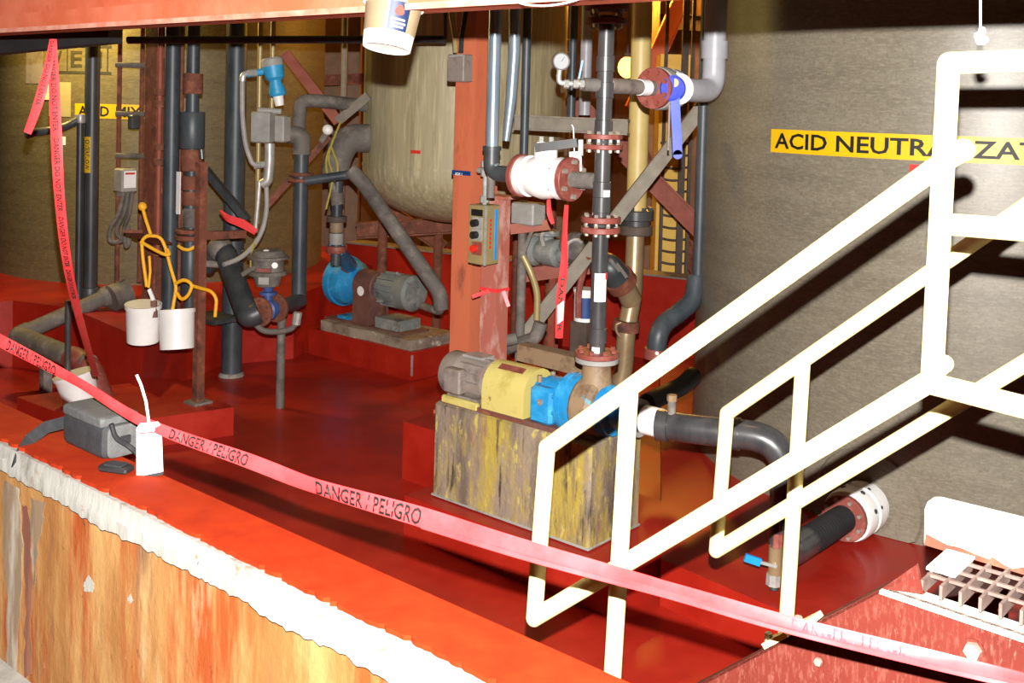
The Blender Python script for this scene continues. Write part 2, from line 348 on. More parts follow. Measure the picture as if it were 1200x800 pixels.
class Ribbon:
    def __init__(s, pts, widths, across, fold=0.006):
        s.p = []; s.wd = []; s.ac = []
        n = len(pts); N = (n - 1) * 8
        for i in range(N + 1):
            t = i / 8; k = min(n - 2, int(t)); f = t - k
            p0, p1, p2, p3 = pts[max(0, k - 1)], pts[k], pts[k + 1], pts[min(n - 1, k + 2)]
            q = 0.5 * ((2 * p1) + (p2 - p0) * f + (2 * p0 - 5 * p1 + 4 * p2 - p3) * f * f + (3 * p1 - p0 - 3 * p2 + p3) * f ** 3)
            s.p.append(q); s.wd.append(widths[k] * (1 - f) + widths[k + 1] * f); s.ac.append((across[k] * (1 - f) + across[k + 1] * f).normalized())
        s.cum = [0]
        for i in range(N): s.cum.append(s.cum[-1] + (s.p[i + 1] - s.p[i]).length)
        s.fold = fold
    def frame(s, i):
        a = s.p[max(0, i - 1)]; b = s.p[min(len(s.p) - 1, i + 1)]; T = (b - a).normalized()
        A = (s.ac[i] - T * s.ac[i].dot(T)).normalized(); return T, A, T.cross(A)
    def at(s, d, t, off=0.0):
        i = 0
        while i < len(s.cum) - 2 and s.cum[i + 1] < d: i += 1
        f = (d - s.cum[i]) / max(1e-9, s.cum[i + 1] - s.cum[i])
        out = []
        for k in (i, i + 1):
            T, A, N = s.frame(k); out.append(s.p[k] + A * (t * s.wd[k] / 2) + N * (off + s.fold * (1 - abs(t))))
        return out[0] * (1 - f) + out[1] * f
    def mesh(s, th=0.0015):
        mb = MB(); vs = []; fs = []
        for i in range(len(s.p)):
            T, A, N = s.frame(i)
            for t in (-1, 0, 1):
                for o in (0, -th): vs.append(s.p[i] + A * (t * s.wd[i] / 2) + N * (o + s.fold * (1 - abs(t))))
        for i in range(len(s.p) - 1):
            k = i * 6; l = k + 6
            fs += [(k, k + 2, l + 2, l), (k + 2, k + 4, l + 4, l + 2), (k + 1, l + 1, l + 3, k + 3), (k + 3, l + 3, l + 5, k + 5), (k, l, l + 1, k + 1), (k + 4, k + 5, l + 5, l + 4)]
        return mb.add(vs, fs)

def vpipe(mb, x, y1, y2, Y, wpx, seg=16):
    a = P(x, (y1 + y2) / 2, Y); z1 = P(x, y1, Y).z; z2 = P(x, y2, Y).z
    mb.cyl((a.x, Y, z2), (a.x, Y, z1), wpx / 2 * Y / F, seg=seg); return Vector((a.x, Y, z2)), Vector((a.x, Y, z1))
def S(px, Y): return px * Y / F
TOW = Vector((0, -1, 0))
FL = 0.12     # pit floor
# ================================================================== STRUCTURE
WT = 1.28                                     # top of the containment wall
W0 = PZ(25, 531, WT); W1 = PZ(500, 760, WT)
wo = (W0 + W1) / 2; WO = Vector((wo.x, wo.y, 0))          # a point on the outer top edge line
def WP(u, v, z): return WO + U * u + V * v + Z * z
OUT = 0.65
struct('floor', MB().prism([WP(-9, .1, FL), WP(5, .1, FL), WP(5, 15, FL), WP(-9, 15, FL)], FL - .15), 'red_epoxy')
struct('floor_walkway', MB().prism([WP(-9, -6, OUT), WP(5, -6, OUT), WP(5, .02, OUT), WP(-9, .02, OUT)], OUT - .1), 'concrete_floor')
def sweep_u(mb, prof, u0, u1, jit=None, n=1):
    m = len(prof); vs = []; fs = []
    for i in range(n + 1):
        u = u0 + (u1 - u0) * i / n
        for k, (v, z) in enumerate(prof):
            dv, dz = jit(i, k) if jit else (0, 0); vs.append(WP(u, v + dv, z + dz))
    for i in range(n):
        for k in range(m): l = (k + 1) % m; fs.append((i * m + k, i * m + l, (i + 1) * m + l, (i + 1) * m + k))
    fs += [tuple(reversed(range(m))), tuple(range(n * m, n * m + m))]
    return mb.add(vs, fs)
wf = struct('wall_front', sweep_u(MB(), [(.16, FL - .1), (.16, WT - .012), (0.012, WT - .012), (.012, OUT - .08)], -7, 3), 'wall_face')
rnd = random.Random(3)
NJ = 900
J = [rnd.uniform(-.0025, .0025) + .004 * math.sin(i * .11) * math.sin(i * .037 + 1) + (.009 if rnd.random() < .1 else 0) for i in range(NJ + 1)]
J2 = [rnd.uniform(-.002, .002) + .003 * math.sin(i * .15) * math.sin(i * .05) for i in range(NJ + 1)]
struct('edge_band', sweep_u(MB(), [(.05, WT - .012), (0.0, WT - .009), (-.003, WT - .042), (-.007, WT - .05), (-.007, WT - .082), (.0118, WT - .086)], -7, 3,
       lambda i, k: (0, 0) if k < 3 else (J2[i // 6 * 6] * .6, (J2[(i * 7) % NJ] * 1.2 + J2[i // 9 * 9]) if k >= 4 else J2[i // 5 * 5] * 1.2), NJ), 'white_paint_peeled', wf)
struct('top_coat', sweep_u(MB(), [(.165, WT - .02), (.165, WT), (0.006, WT), (.006, WT - .011)], -7, 3,
       lambda i, k: (J[i] + .006, 0) if k >= 2 else (0, 0), NJ), 'red_top', wf)
def WF(px, py): return PL(px, py, WP(0, .012, 0), V)
def ragged(pl, k=7, amp=1.6):
    out = []
    for i, p in enumerate(pl):
        q = pl[(i + 1) % len(pl)]
        for j in range(k): f = j / k; out.append((p[0] + (q[0] - p[0]) * f + rnd.uniform(-amp, amp), p[1] + (q[1] - p[1]) * f + rnd.uniform(-amp, amp)))
    return out
for nm, m, pl in (('pale_run', 'wall_pale', [(4, 562), (22, 572), (26, 640), (24, 690), (20, 790), (8, 780), (8, 700), (3, 640)]), ('rust_run', 'wall_rust', [(26, 590), (34, 598), (38, 680), (36, 790), (28, 795), (30, 700)]),
                  ('pale_run', 'wall_pale', [(36, 582), (54, 590), (46, 630), (40, 690), (36, 640)]), ('paint_chip', 'white_paint_peeled', [(98, 683), (104, 674), (111, 684), (109, 694), (99, 692)]), ('paint_chip', 'white_paint_peeled', [(149, 701), (153, 696), (156, 703), (152, 708)])):
    struct(nm, MB().prism([WF(*q) - V * .0006 for q in ragged(pl, 7, 1.6 if nm != 'paint_chip' else .7)], ext=V * .004), m, wf)
# far containment curb
fa = PZ(430, 288, .83); fb = PZ(765, 324, .83); fd = (fb - fa).normalized(); fn = Vector((-fd.y, fd.x, 0))
wb = struct('wall_far_curb', MB().prism([fa - fd * .25, fb + fd * 1.0, fb + fd * 1.0 + fn * .2, fa - fd * .25 + fn * .2], FL - .05), 'red_epoxy')
struct('coping', MB().prism([fa - fd * .25 - fn * .02 + Z * .02, fb + fd * 1.0 - fn * .02 + Z * .02, fb + fd * 1.0 + fn * .22 + Z * .02, fa - fd * .25 + fn * .22 + Z * .02], .835), 'steel_channel', wb)
# back wall of the hall
bm = MB().box((0, 17.5, 3.0), (26, .3, 8), (Vector((1, 0, 0)), Vector((0, 1, 0)), Z))
bw = struct('wall_back', bm, 'back_wall')
for i in range(26):
    struct('rib', MB().box((-12.5 + i, 17.3, 3.0), (.12, .12, 8), (Vector((1, 0, 0)), Vector((0, 1, 0)), Z)), 'back_wall', bw)
struct('ceiling', MB().box((0, 9, 7.2), (26, 22, .2), (Vector((1, 0, 0)), Vector((0, 1, 0)), Z)), 'steel_dark')
# raised red pads
TP = .32
tc_ = (2.82, 6.18); TR = 1.7
pad = [PZ(770, 690, TP), PZ(1000, 705, TP)]
padp = [PZ(775, 655, TP), PZ(960, 735, TP), PZ(1150, 820, TP), Vector((5, 3.2, TP)), Vector((5.5, 8.5, TP)), Vector((1.2, 8.3, TP)), PZ(775, 500, TP)]
struct('trim_1', MB().prism(padp, FL - .04), 'red_epoxy')                      # pad under the big tank
p0 = PZ(506, 580, TP); p0 = Vector((p0.x, p0.y, 0))
def PD(u, v, z): return p0 + U * u + V * v + Z * z
struct('trim_2', MB().prism([PD(-.10, -.09, TP - .004), PD(1.15, -.09, TP - .004), PD(1.15, .75, TP - .004), PD(-.10, .75, TP - .004)], FL - .04), 'red_epoxy')   # plinth of near pump
struct('trim_3', MB().prism([PD(-.68, .45, .45), PD(.3, .45, .45), PD(.3, 1.25, .45), PD(-.68, 1.25, .45)], FL - .03), 'red_epoxy')   # column pier
LP = .64
lpad = [PZ(-140, 362, LP), PZ(15, 352, LP), PZ(80, 360, LP), PZ(168, 397, LP), PZ(205, 370, LP), PZ(262, 352, LP), PZ(345, 347, LP), Vector((-1.2, 11.2, LP)), Vector((-3.5, 13, LP)), Vector((-8, 12, LP))]
struct('trim_4', MB().prism(lpad, FL - .02), 'red_epoxy')                      # pad under the mixing tank
struct('trim_5', MB().prism([PZ(110, 499, .3), PZ(274, 477, .3), PZ(205, 442, .3), PZ(20, 465, .3)], FL - .01), 'red_epoxy')
fp = PZ(483, 413, .34); fp = Vector((fp.x, fp.y, 0))
def FP(u, v, z): return fp + U * u + V * v + Z * z
trim6 = struct('trim_6', MB().prism([FP(0, 0, .34), FP(0, .62, .34), FP(-1.25, .62, .34), FP(-1.25, 0, .34)], FL - .02), 'red_epoxy')

struct('worn_corner', MB().box(FP(.001, -.001, .24), (.012, .012, .16)), 'white_paint_peeled', trim6)
# ================================================================== BIG OBJECTS
# right tank
tk = thing('storage_tank', 'huge grey-brown wound fibreglass tank with a yellow name band', 'tank', (tc_[0], tc_[1], TP))
link('shell', MB().lathe((tc_[0], tc_[1], TP), Z, [(0, TR), (4.2, TR), (4.6, TR * .7), (4.8, .01)], 96), 'tank_wound', tk)
q0 = PC(904, 164, tc_, TR); zt = PC(904, 151, tc_, TR).z; zb = PC(904, 178, tc_, TR).z; a0 = ang_of(q0, tc_)
lb = link('name_band', cyl_patch(MB(), tc_, TR, a0, a0 + 1.35, zb, zt, .003, 40), 'yellow_label', tk)
hh = (zt - zb); tx = MB()
a_end = ang_of(PC(1172, 180, tc_, TR), tc_)
def tkmap(x, y):
    a = a0 + .018 + x / TR; return Vector((tc_[0] + (TR + .0045) * math.cos(a), tc_[1] + (TR + .0045) * math.sin(a), zb + hh * .17 + y))
vs_, fs_, wd_ = text_geo('ACID NEUTRALIZA'); 
wid = (a_end + .03 - a0) * TR
kx = wid / wd_
gv, gf, _ = text_geo('ACID NEUTRALIZATION'); cut = text_geo('ACID')[2] + .15
for lo_, hi_ in ((-1, cut), (cut, 99)):
    idx = {}; tx = MB(); vv = []
    for i, (x, y) in enumerate(gv):
        if lo_ < x <= hi_: idx[i] = len(vv); vv.append(tkmap(x * kx, y * hh * .68))
    tx.add(vv, [tuple(idx[i] for i in f) for f in gf if f[0] in idx]); link('lettering', tx, 'black_ink', lb)

q1 = PC(1066, 197, tc_, TR); a1 = ang_of(q1, tc_)
link('red_sticker', cyl_patch(MB(), tc_, TR, a1, a1 + .035, q1.z - .018, q1.z + .018, .003, 4), 'red_plastic', tk)

# left mixing tank
mc = (-3.47, 10.65); MR = 1.56
mt = thing('mixing_tank', 'olive-brown round tank at the left with a yellow ACID MIX band', 'tank', (mc[0], mc[1], LP))
link('shell', MB().lathe((mc[0], mc[1], LP), Z, [(0, MR), (4.4, MR), (4.7, .01)], 80), 'tank_mix', mt)
def on_mix(px, py): return PC(px, py, mc, MR)
a0 = ang_of(on_mix(88, 130), mc); a1 = ang_of(on_mix(176, 130), mc); zt = on_mix(125, 122).z; zb = on_mix(125, 139).z
lb = link('name_band', cyl_patch(MB(), mc, MR, a0, a1, zb, zt, .003, 16), 'yellow_label', mt)
def mmap(aa, zz): return lambda x, y: Vector((mc[0] + (MR + .0045) * math.cos(aa + x / MR), mc[1] + (MR + .0045) * math.sin(aa + x / MR), zz + y))
aw = (ang_of(on_mix(165, 130), mc) - ang_of(on_mix(92, 130), mc)) * MR
for wd_t, xa, xb in (('ACID', 92, 128), ('MIX', 136, 166)):
    link('lettering', text_map(MB(), wd_t, mmap(ang_of(on_mix(xa, 130), mc), zb + (zt - zb) * .14), (zt - zb) * .72, (ang_of(on_mix(xb, 130), mc) - ang_of(on_mix(xa, 130), mc)) * MR), 'black_ink', lb)
zt = on_mix(95, 54).z; zb = on_mix(95, 85).z; cells = [57, 79, 101, 126]
vt = MB()
for ch, c in zip('VEN', cells):
    text_map(vt, ch, mmap(ang_of(on_mix(c + 4, 70), mc), zb + (zt - zb) * .2), (zt - zb) * .62, S(14, 9.3))
aa = [ang_of(on_mix(c, 70), mc) for c in cells]
for a in aa: cyl_patch(vt, mc, MR, a - .003, a + .003, zb, zt, .003, 1)
for z in (zb, zt): cyl_patch(vt, mc, MR, aa[0] - .02, aa[-1] + .02, z - .012, z + .012, .003, 8)
link('stencil_lettering', vt, 'ink_faded', mt)
for nm, x0, x1, y0, y1, m in [('notice_sheet', 58, 83, 96, 137, 'paper'), ('white_notice', 52, 62, 87, 117, 'label_white'), ('torn_sheet', 31, 50, 60, 98, 'motor_grey'), ('white_sticker', 72, 77, 160, 170, 'label_white')]:
    A, B = on_mix(x0, y0), on_mix(x1, y1)
    link(nm, cyl_patch(MB(), mc, MR + (.003 if nm == 'white_notice' else 0), ang_of(A, mc), ang_of(B, mc), B.z, A.z, .003, 4), m, mt)

# centre reactor with dished bottom
rc = P(545, 120, 8.5); RR = .80
zk = P(422, 197, 8.4).z
rt_ = thing('reactor_vessel', 'raised beige-olive vessel with a dished bottom behind the orange column', 'tank', (rc.x, rc.y, zk - .42))
prof = [(.42 - .42 * math.cos(math.pi / 2 * k / 10), RR * math.sin(math.pi / 2 * k / 10) + 1e-5) for k in range(11)]
link('shell', MB().lathe((rc.x, rc.y, zk - .42), Z, prof + [(3.4, RR)], 72, ), 'tank_reactor', rt_)
link('seam_ring', MB().lathe((rc.x, rc.y, zk + .03), Z, [(0, RR), (0, RR + .006), (.02, RR + .006), (.02, RR)], 72), 'tank_reactor', rt_)
q = PC(487, 178, (rc.x, rc.y), RR); a = ang_of(q, (rc.x, rc.y))
link('red_sticker', cyl_patch(MB(), (rc.x, rc.y), RR, a - .05, a + .05, q.z - .012, q.z + .012, .003, 4), 'red_plastic', rt_)
for k, qa in enumerate((2.75, 1.9, .9, .1)):
    b = Vector((rc.x + (RR - .08) * math.cos(qa), rc.y + (RR - .08) * math.sin(qa), 0))
    link('leg', MB().cyl((b.x, b.y, FL), (b.x, b.y, zk + .1), .04), 'rust', rt_)

# orange wide-flange column standing on the pier
cb = PL(553, 300, P(553, 300, 6.2), TOW); cb = Vector((cb.x + .01, 6.2, 0))
def CB(u, v, z): return cb + U * u + V * v + Z * z
co = thing('steel_column', 'tall orange-red wide-flange steel column with peeling paint in the middle', 'column', CB(0, 0, .45))
H = 6.5
link('flange_plate', MB().box(CB(0, -.1, .45 + H / 2), (.15, .016, H)), 'column_red', co)
link('flange_plate', MB().box(CB(0, .1, .45 + H / 2), (.15, .016, H)), 'column_red', co)
link('web', MB().box(CB(0, 0, .45 + H / 2), (.012, .186, H)), 'column_red', co)
link('base_plate', MB().box(CB(0, 0, .46), (.3, .3, .02)), 'column_red', co)
pt = CB(0, -.108, 0)
def CF(px, py, off=.004): return PL(px, py, pt - V * off, V)
A = CF(530, 199); B = CF(551, 206)
pl = link('name_plate', MB().box(((A + B) / 2), ((B - A).dot(U), .006, abs(A.z - B.z))), 'label_navy', co)
link('lettering', flat_text(MB(), 'ADR 1', CF(533, 205, .0085), U, Z, abs(A.z - B.z) * .6), 'label_white', pl)
# ================================================================== STAIR WITH RAILS (right foreground)
NR = Vector((.095, 2.8, 0))
def N_(px, py): return PL(px, py, NR, V)
FR = Vector((.66, 3.32, 0))
def F_(px, py): return PL(px, py, FR, V)
RW = .0225
st = thing('stair_handrail', 'near white-yellow pipe handrail rising steeply to the landing at the right', 'handrail', N_(716, 850))
def rail(nm, pts, root, r=RW, bend=0.0): return link(nm, MB().tube(pts, r, bend), 'rail_paint', root)
rail('top_rail', [N_(641, 524), N_(1118, 181)], st)
rail('end_stub', [N_(1114, 184), N_(1129, 176)], st)
rail('lower_rail', [N_(626, 724), N_(1090, 446)], st)
rail('post', [N_(641, 524), N_(626, 724)], st)
rail('post', [N_(738, 452), N_(713, 870)], st)
rail('post', [N_(1092, 448), N_(1112, 72)], st)
rail('post', [N_(1690, 54), N_(1690, 900)], st)
rail('landing_rail', [N_(1111, 74), N_(1700, 54)], st)
rail('landing_rail', [N_(1103, 262), N_(1700, 307)], st)
rail('landing_rail', [N_(1090, 449), N_(1700, 604)], st)
mb = MB(); mb.sphere(N_(1129, 176), RW * 1.05); link('end_cap', mb, 'rail_paint', st)
mb = MB(); mb.cyl(N_(1092, 440), N_(1107, 426), RW * .75); mb.sphere(N_(1107, 426), RW * .8); link('end_cap', mb, 'rail_paint', st)
for px, py in ((641, 524), (626, 724), (1112, 74), (1090, 447)): link('mitre_joint', MB().sphere(N_(px, py), RW * 1.0), 'rail_paint', st)

sf = thing('stair_handrail', 'farther yellow pipe handrail in front of the big grey tank', 'handrail', F_(916, 800))
rail('top_rail', [F_(852, 484), F_(1500, 35)], sf)
rail('lower_rail', [F_(839, 645), F_(1500, 244)], sf)
rail('post', [F_(852, 484), F_(839, 645)], sf)
rail('post', [F_(941, 424), F_(917, 800)], sf)
for px, py in ((852, 484), (839, 645)): link('mitre_joint', MB().sphere(F_(px, py), RW), 'rail_paint', sf)

sg = thing('stair_stringer', 'faded red steel stair stringer and landing edge at the lower right', 'stair', N_(900, 1000))
off = -V * .03
poly = [N_(560, 935), N_(1040, 684), N_(1700, 902), N_(1700, 1250), N_(560, 1250)]
link('side_plate', MB().prism([p + off for p in poly], ext=V * .012), 'stringer_red', sg)
A, B = N_(560, 935) + off, N_(1064, 671) + off
link('top_flange', MB().prism([A, B, B + V * .05, A + V * .05], ext=Vector((0, 0, -.008))), 'stringer_red', sg)
ga = N_(1040, 684) + off; gb = N_(1700, 902) + off; gu = (gb - ga).normalized()
link('gusset', MB().prism([ga, N_(1080, 656) + off, N_(1088, 690) + off], ext=V * .01), 'stringer_red', sg)
link('landing_angle', MB().prism([ga - V * .014, gb - V * .014, gb - V * .014 - Z * .006, ga - V * .014 - Z * .006], ext=V * .065), 'white_rusty', sg)
for px, py, r in ((1147, 754, .017), (967, 768, .009)):
    c = N_(px, py) + off
    wsh = link('washer', MB().lathe(c, -V, [(0, r * 1.25), (.003, r * 1.25)], 20), 'stringer_red', sg); bolt(wsh, c - V * .003, -V, r, r * .8)
for a, b in (((905, 752), (932, 738)), ((940, 733), (962, 722))):
    A, B = N_(*a) + off, N_(*b) + off
    cl = link('rail_clip', MB().box((A + B) / 2 + V * .01 + Z * .006, ((B - A).length, .05, .012), ((B - A).normalized(), V, (B - A).normalized().cross(V))), 'rail_paint', sg)
    bolt(cl, A + V * .01 + Z * .008, Z, .009, .02, 'bolt_steel')
# second stringer under the far rail, just behind the near one
fo = [F_(560, 1000), F_(1040, 705), F_(1300, 640), F_(1300, 800), F_(560, 1250)]
fo = [F_(620, 935), F_(1010, 715), F_(1180, 690), F_(1180, 900), F_(620, 1200)]
link('far_side_plate', MB().prism(fo, ext=V * .012), 'stringer_red', sg)

gr = thing('floor_grating', 'weathered steel bar grating on the landing at the right edge', 'grating', ga + U * .1)
Lg = (gb - ga).length; hu = Vector((gu.x, gu.y, 0)).normalized()
g0 = N_(1083, 692) + off
gz = g0.z + .004
def G(u, v, z): return Vector((g0.x, g0.y, gz)) + U * u + V * v + Z * (z + (gu.z / max(1e-6, Vector((gu.x, gu.y)).length)) * u * 0)
bar = None
for i in range(27):
    u = .004 + i * .0375
    b = link('bearing_bar', MB().box(G(u, .098, .014), (.006, .19, .028)), 'grating_steel', gr)
for k in range(3):
    link('cross_rod', MB().box(G(.49, .045 + k * .055, .0255), (.98, .007, .006)), 'grating_steel', gr)
link('end_plate', MB().prism([G(-.008, .06, .034), G(.05, .06, .034), G(.05, .185, .034), G(-.008, .185, .034)], gz + .0285), 'white_rusty', gr)
def T_(px, py): return PL(px, py, Vector((g0.x, g0.y, 0)) + V * .255, V)
tp = [T_(1083, 638), T_(1084, 596), T_(1087, 588), T_(1094, 583), T_(1102, 583), T_(1700, 729), T_(1700, 823)]
tpz = thing('toe_plate', 'white toe plate with a rusty lower edge standing behind the grating', 'plate', T_(1120, 655))
link('plate', MB().prism(tp, ext=V * .008), 'white_rusty', tpz)
rp = [T_(1083, 638), T_(1085, 625), T_(1095, 630), T_(1110, 638), T_(1125, 641), T_(1143, 649), T_(1160, 655), T_(1163, 652), T_(1176, 661), T_(1186, 666), T_(1200, 664), T_(1215, 674), T_(1290, 690), T_(1700, 812), T_(1700, 823)]
link('rust_patch', MB().prism([p - V * .001 for p in rp], ext=V * .002), 'rust', tpz)
link('stay', MB().box(T_(1690, 822) + V * .014 + U * .0 + Z * -.02, (.03, .01, .2)), 'white_rusty', tpz)

# ================================================================== OVERHEAD BEAM, BUCKET, CORD
zb_ = P(700, -1, 2.3).z; bp_ = P(700, -1, 2.3)
def BMX(u, v, z): return Vector((bp_.x, bp_.y, zb_)) + U * u + V * v + Z * z
be = thing('overhead_beam', 'faded orange-red steel beam running across the top of the view', 'beam', BMX(-1, 0, 0))
link('lower_flange', MB().box(BMX(-2.0, .06, .036), (7, .12, .066)), 'beam_red', be)
link('bevel_highlight', MB().box(BMX(-2.0, -.001, .008), (7, .004, .016)), 'beam_highlight', be)  # bevel strip with its whitish highlight put into the colour
link('web', MB().box(BMX(-2.0, .075, .2), (7, .02, .28)), 'beam_red', be)
link('upper_flange', MB().box(BMX(-2.0, .06, .35), (7, .12, .05)), 'beam_red', be)

def bucket(name, label, top, axis, h, rt_, rb, m='white_plastic', handle=None, group=None):
    ax = Vector(axis).normalized(); top = Vector(top); base = top - ax * h
    t = thing(name, label, 'bucket', base, group)
    link('body', MB().lathe(base, ax, [(0.006, 1e-4), (.006, rb * .9), (0, rb * .93), (0, rb), (h, rt_), (h, rt_ - .005), (.012, rb - .005), (.012, 1e-4)], 32), m, t)
    link('rim', MB().lathe(top - ax * h * .1, ax, [(0, rt_), (0, rt_ + .006), (h * .1, rt_ + .006), (h * .1, rt_ - .004)], 32), m, t)
    return t
# hanging paint pail on the beam
bt = P(462, 3, 2.75); bax = (Z * 1 + Vector((.12, 0, 0)) + TOW * -.18).normalized()
bk = bucket('paint_pail', 'translucent white pail with a blue label hanging under the beam', bt, bax, S(56, 2.75), S(33, 2.75), S(28, 2.75))
e1 = bax.cross(TOW).normalized(); 
def pail_pt(aoff, t, rr):
    f = (-TOW.cross(bax)).normalized(); side = f; front = bax.cross(side).normalized()
    if front.dot(TOW) < 0: front = -front
    base = bt - bax * S(56, 2.75)
    r0 = S(28, 2.75) + (S(33, 2.75) - S(28, 2.75)) * t
    if side.x < 0: side = -side
    return base + bax * (S(56, 2.75) * t) + (front * math.cos(aoff) + side * math.sin(aoff)) * (r0 + rr)
def pail_patch(a0, a1, t0, t1, rr):
    n = 10; vs = []; fs = []
    for i in range(n + 1):
        a = a0 + (a1 - a0) * i / n
        vs += [pail_pt(a, t0, rr), pail_pt(a, t1, rr), pail_pt(a, t0, rr - .0015), pail_pt(a, t1, rr - .0015)]
    for i in range(n): k = i * 4; fs += [(k, k + 4, k + 5, k + 1), (k + 2, k + 3, k + 7, k + 6), (k, k + 2, k + 6, k + 4), (k + 1, k + 5, k + 7, k + 3)]
    return MB().add(vs, fs)
link('cream_wall', pail_patch(-1.57, 1.57, .3, .96, .001), 'pail_cream', bk)
lbp = link('label', pail_patch(.0, .75, .3, .96, .0035), 'pail_blue', bk)
mbb = MB(); n = 14
mbb.add([pail_pt(.36 + .16 * math.sin(q) * (1 - .45 * math.cos(q)), .72 + .11 * math.cos(q), .005) for q in [2 * math.pi * i / n for i in range(n)]], [tuple(range(n))])
link('emblem', mbb, 'pail_red', lbp)
for k, (x0, x1, t) in enumerate([(.1, .62, .5), (.1, .66, .42), (.14, .6, .35)]): link('text_line', pail_patch(x0, x1, t, t + .05, .005), 'label_grey', lbp)
hp = [pail_pt(-1.5, 1, .0), pail_pt(-1.2, 1.3, .0), bt + Z * .09 , pail_pt(1.2, 1.3, .0), pail_pt(1.5, 1, .0)]
link('bail_handle', MB().tube(hp, .003, .05, 8), 'bolt_steel', bk)

cd = thing('knotted_cord', 'white cord with a frayed knot dangling at the top right', 'cord', P(1150, 52, 2.0))
link('cord', MB().tube([P(1149, 35, 2.0), P(1149, -60, 2.0), P(1149, -60, 2.0) + Z * 1.2], .0022), 'white_plastic', cd)
mb = MB(); rk = random.Random(5)
for k in range(9): mb.sphere(P(1150 + rk.uniform(-5, 5), 42 + rk.uniform(-7, 8), 2.0 + rk.uniform(-.006, .006)), .0065, 8)
link('knot', mb, 'white_card', cd)

# ================================================================== FOREGROUND BARRIER TAPE, ITEMS ON THE WALL
ctrl = [(-420, 200, 4.4), (-60, 368, 3.3), (0, 399, 3.1), (90, 447, 2.9), (172, 496, 2.72), (292, 540, 2.58), (371, 570, 2.48), (495, 606, 2.33), (620, 645, 2.2), (780, 689, 2.08), (910, 727, 1.97), (1060, 764, 1.86), (1200, 797, 1.77), (1320, 825, 1.7)]
wpx = [11, 13, 14, 14, 12, 17, 20, 23, 22, 19, 19, 20, 20, 20]
pts = [P(*c) for c in ctrl]
rib = Ribbon(pts, [S(w_, c[2]) for w_, c in zip(wpx, ctrl)], [(Z + V * .35).normalized() if i % 3 else (Z - V * .2).normalized() for i in range(len(pts))], .004)
tpe = thing('barrier_tape', 'long red danger tape stretched across the foreground above the wall', 'tape', PZ(172, 560, WT))
tb = link('ribbon', rib.mesh(), 'tape_red', tpe)
def ribbon_text(rb, s, px_from, px_to, ctrl_pts, hgt=.86, flip=False, off=.0012):
    def d_of(pt): return min(range(len(rb.p)), key=lambda i: (rb.p[i] - pt).length)
    d0 = rb.cum[d_of(px_from)]; d1 = rb.cum[d_of(px_to)]
    vs, fs, wd = text_geo(s); mb = MB(); sg_ = 1 if not flip else -1
    return mb.add([rb.at(d0 + (d1 - d0) * x / wd, sg_ * (-hgt + 2 * hgt * y), sg_off) for x, y in vs], fs)
T0, A0, N0 = rib.frame(40); sg_off = .0025 if N0.dot(TOW) > 0 else -.004
def tp_at(px):
    for a, b in zip(ctrl, ctrl[1:]):
        if a[0] <= px <= b[0]:
            f = (px - a[0]) / (b[0] - a[0]); return P(px, a[1] + (b[1] - a[1]) * f, a[2] + (b[2] - a[2]) * f)
for x0, x1, mi in ((8, 62, 'black_ink'), (204, 297, 'black_ink'), (366, 498, 'black_ink'), (930, 1080, 'tape_print_worn')):
    link('lettering', ribbon_text(rib, 'DANGER / PELIGRO', tp_at(x0), tp_at(x1), ctrl), mi, tb)
rib2 = Ribbon([p + TOW * .007 - Z * (w_ * c[2] / F * .3) for p, w_, c in zip(pts, wpx, ctrl)][7:], [S(w_, c[2]) * .42 for w_, c in zip(wpx, ctrl)][7:], [(Z + V * 1.1).normalized() if i % 2 else (Z + V * .5).normalized() for i in range(len(pts) - 7)], .003)
link('folded_edge', rib2.mesh(), 'tape_red', tb)
# loose strands hanging from the beam at the left
def strand(ctrl, wp, label, words, turn):
    global sg_off
    pts = [P(*c) for c in ctrl]
    rb = Ribbon(pts, [S(w_, c[2]) for w_, c in zip(wp, ctrl)], [Vector((1, turn * (i % 3 - 1), 0)).normalized() for i in range(len(pts))], .003)
    t = thing('barrier_tape', label, 'tape', pts[-1])
    o = link('ribbon', rb.mesh(), 'tape_red', t)
    T, A, N = rb.frame(10); sg_off = .0012 if N.dot(TOW) > 0 else -.0028
    L_ = rb.cum[-1]; hm = sum(rb.wd) / len(rb.wd) * .5; fl = 1 if (T.cross(A)).dot(TOW) > 0 else -1; d_ = .02 * L_
    for ph in words.split('   '):
        vs, fs, wd = text_geo(ph); k_ = min(hm, (.98 * L_ - d_) / wd) if wd else hm
        if (.98 * L_ - d_) < wd * hm * .6: break
        link('lettering', MB().add([rb.at(d_ + x * k_, fl * (-.5 + 1.0 * y), sg_off) for x, y in vs], fs), 'black_ink', o); d_ += wd * k_ + hm * 1.5
strand([(62, 46, 3.95), (63, 90, 3.95), (66, 160, 3.97), (70, 235, 4.0), (79, 310, 4.2), (91, 365, 4.6), (104, 412, 5.2), (112, 440, 5.8)], [9, 12, 13, 13, 11, 9, 8, 7], 'longer red danger tape strand hanging from the beam down to the pit pipe', 'DANGER DO NOT ENTER   DANGER DO NOT ENTER   DANGER DO NOT ENTER   DANGER DO NOT ENTER', .15)
strand([(62, 46, 3.93), (57, 75, 3.9), (48, 110, 3.9), (40, 135, 3.9), (32, 156, 3.9)], [8, 10, 11, 11, 9], 'short red danger tape tail hanging free from the beam at the far left', 'DANGER DO NOT ENTER', .1)

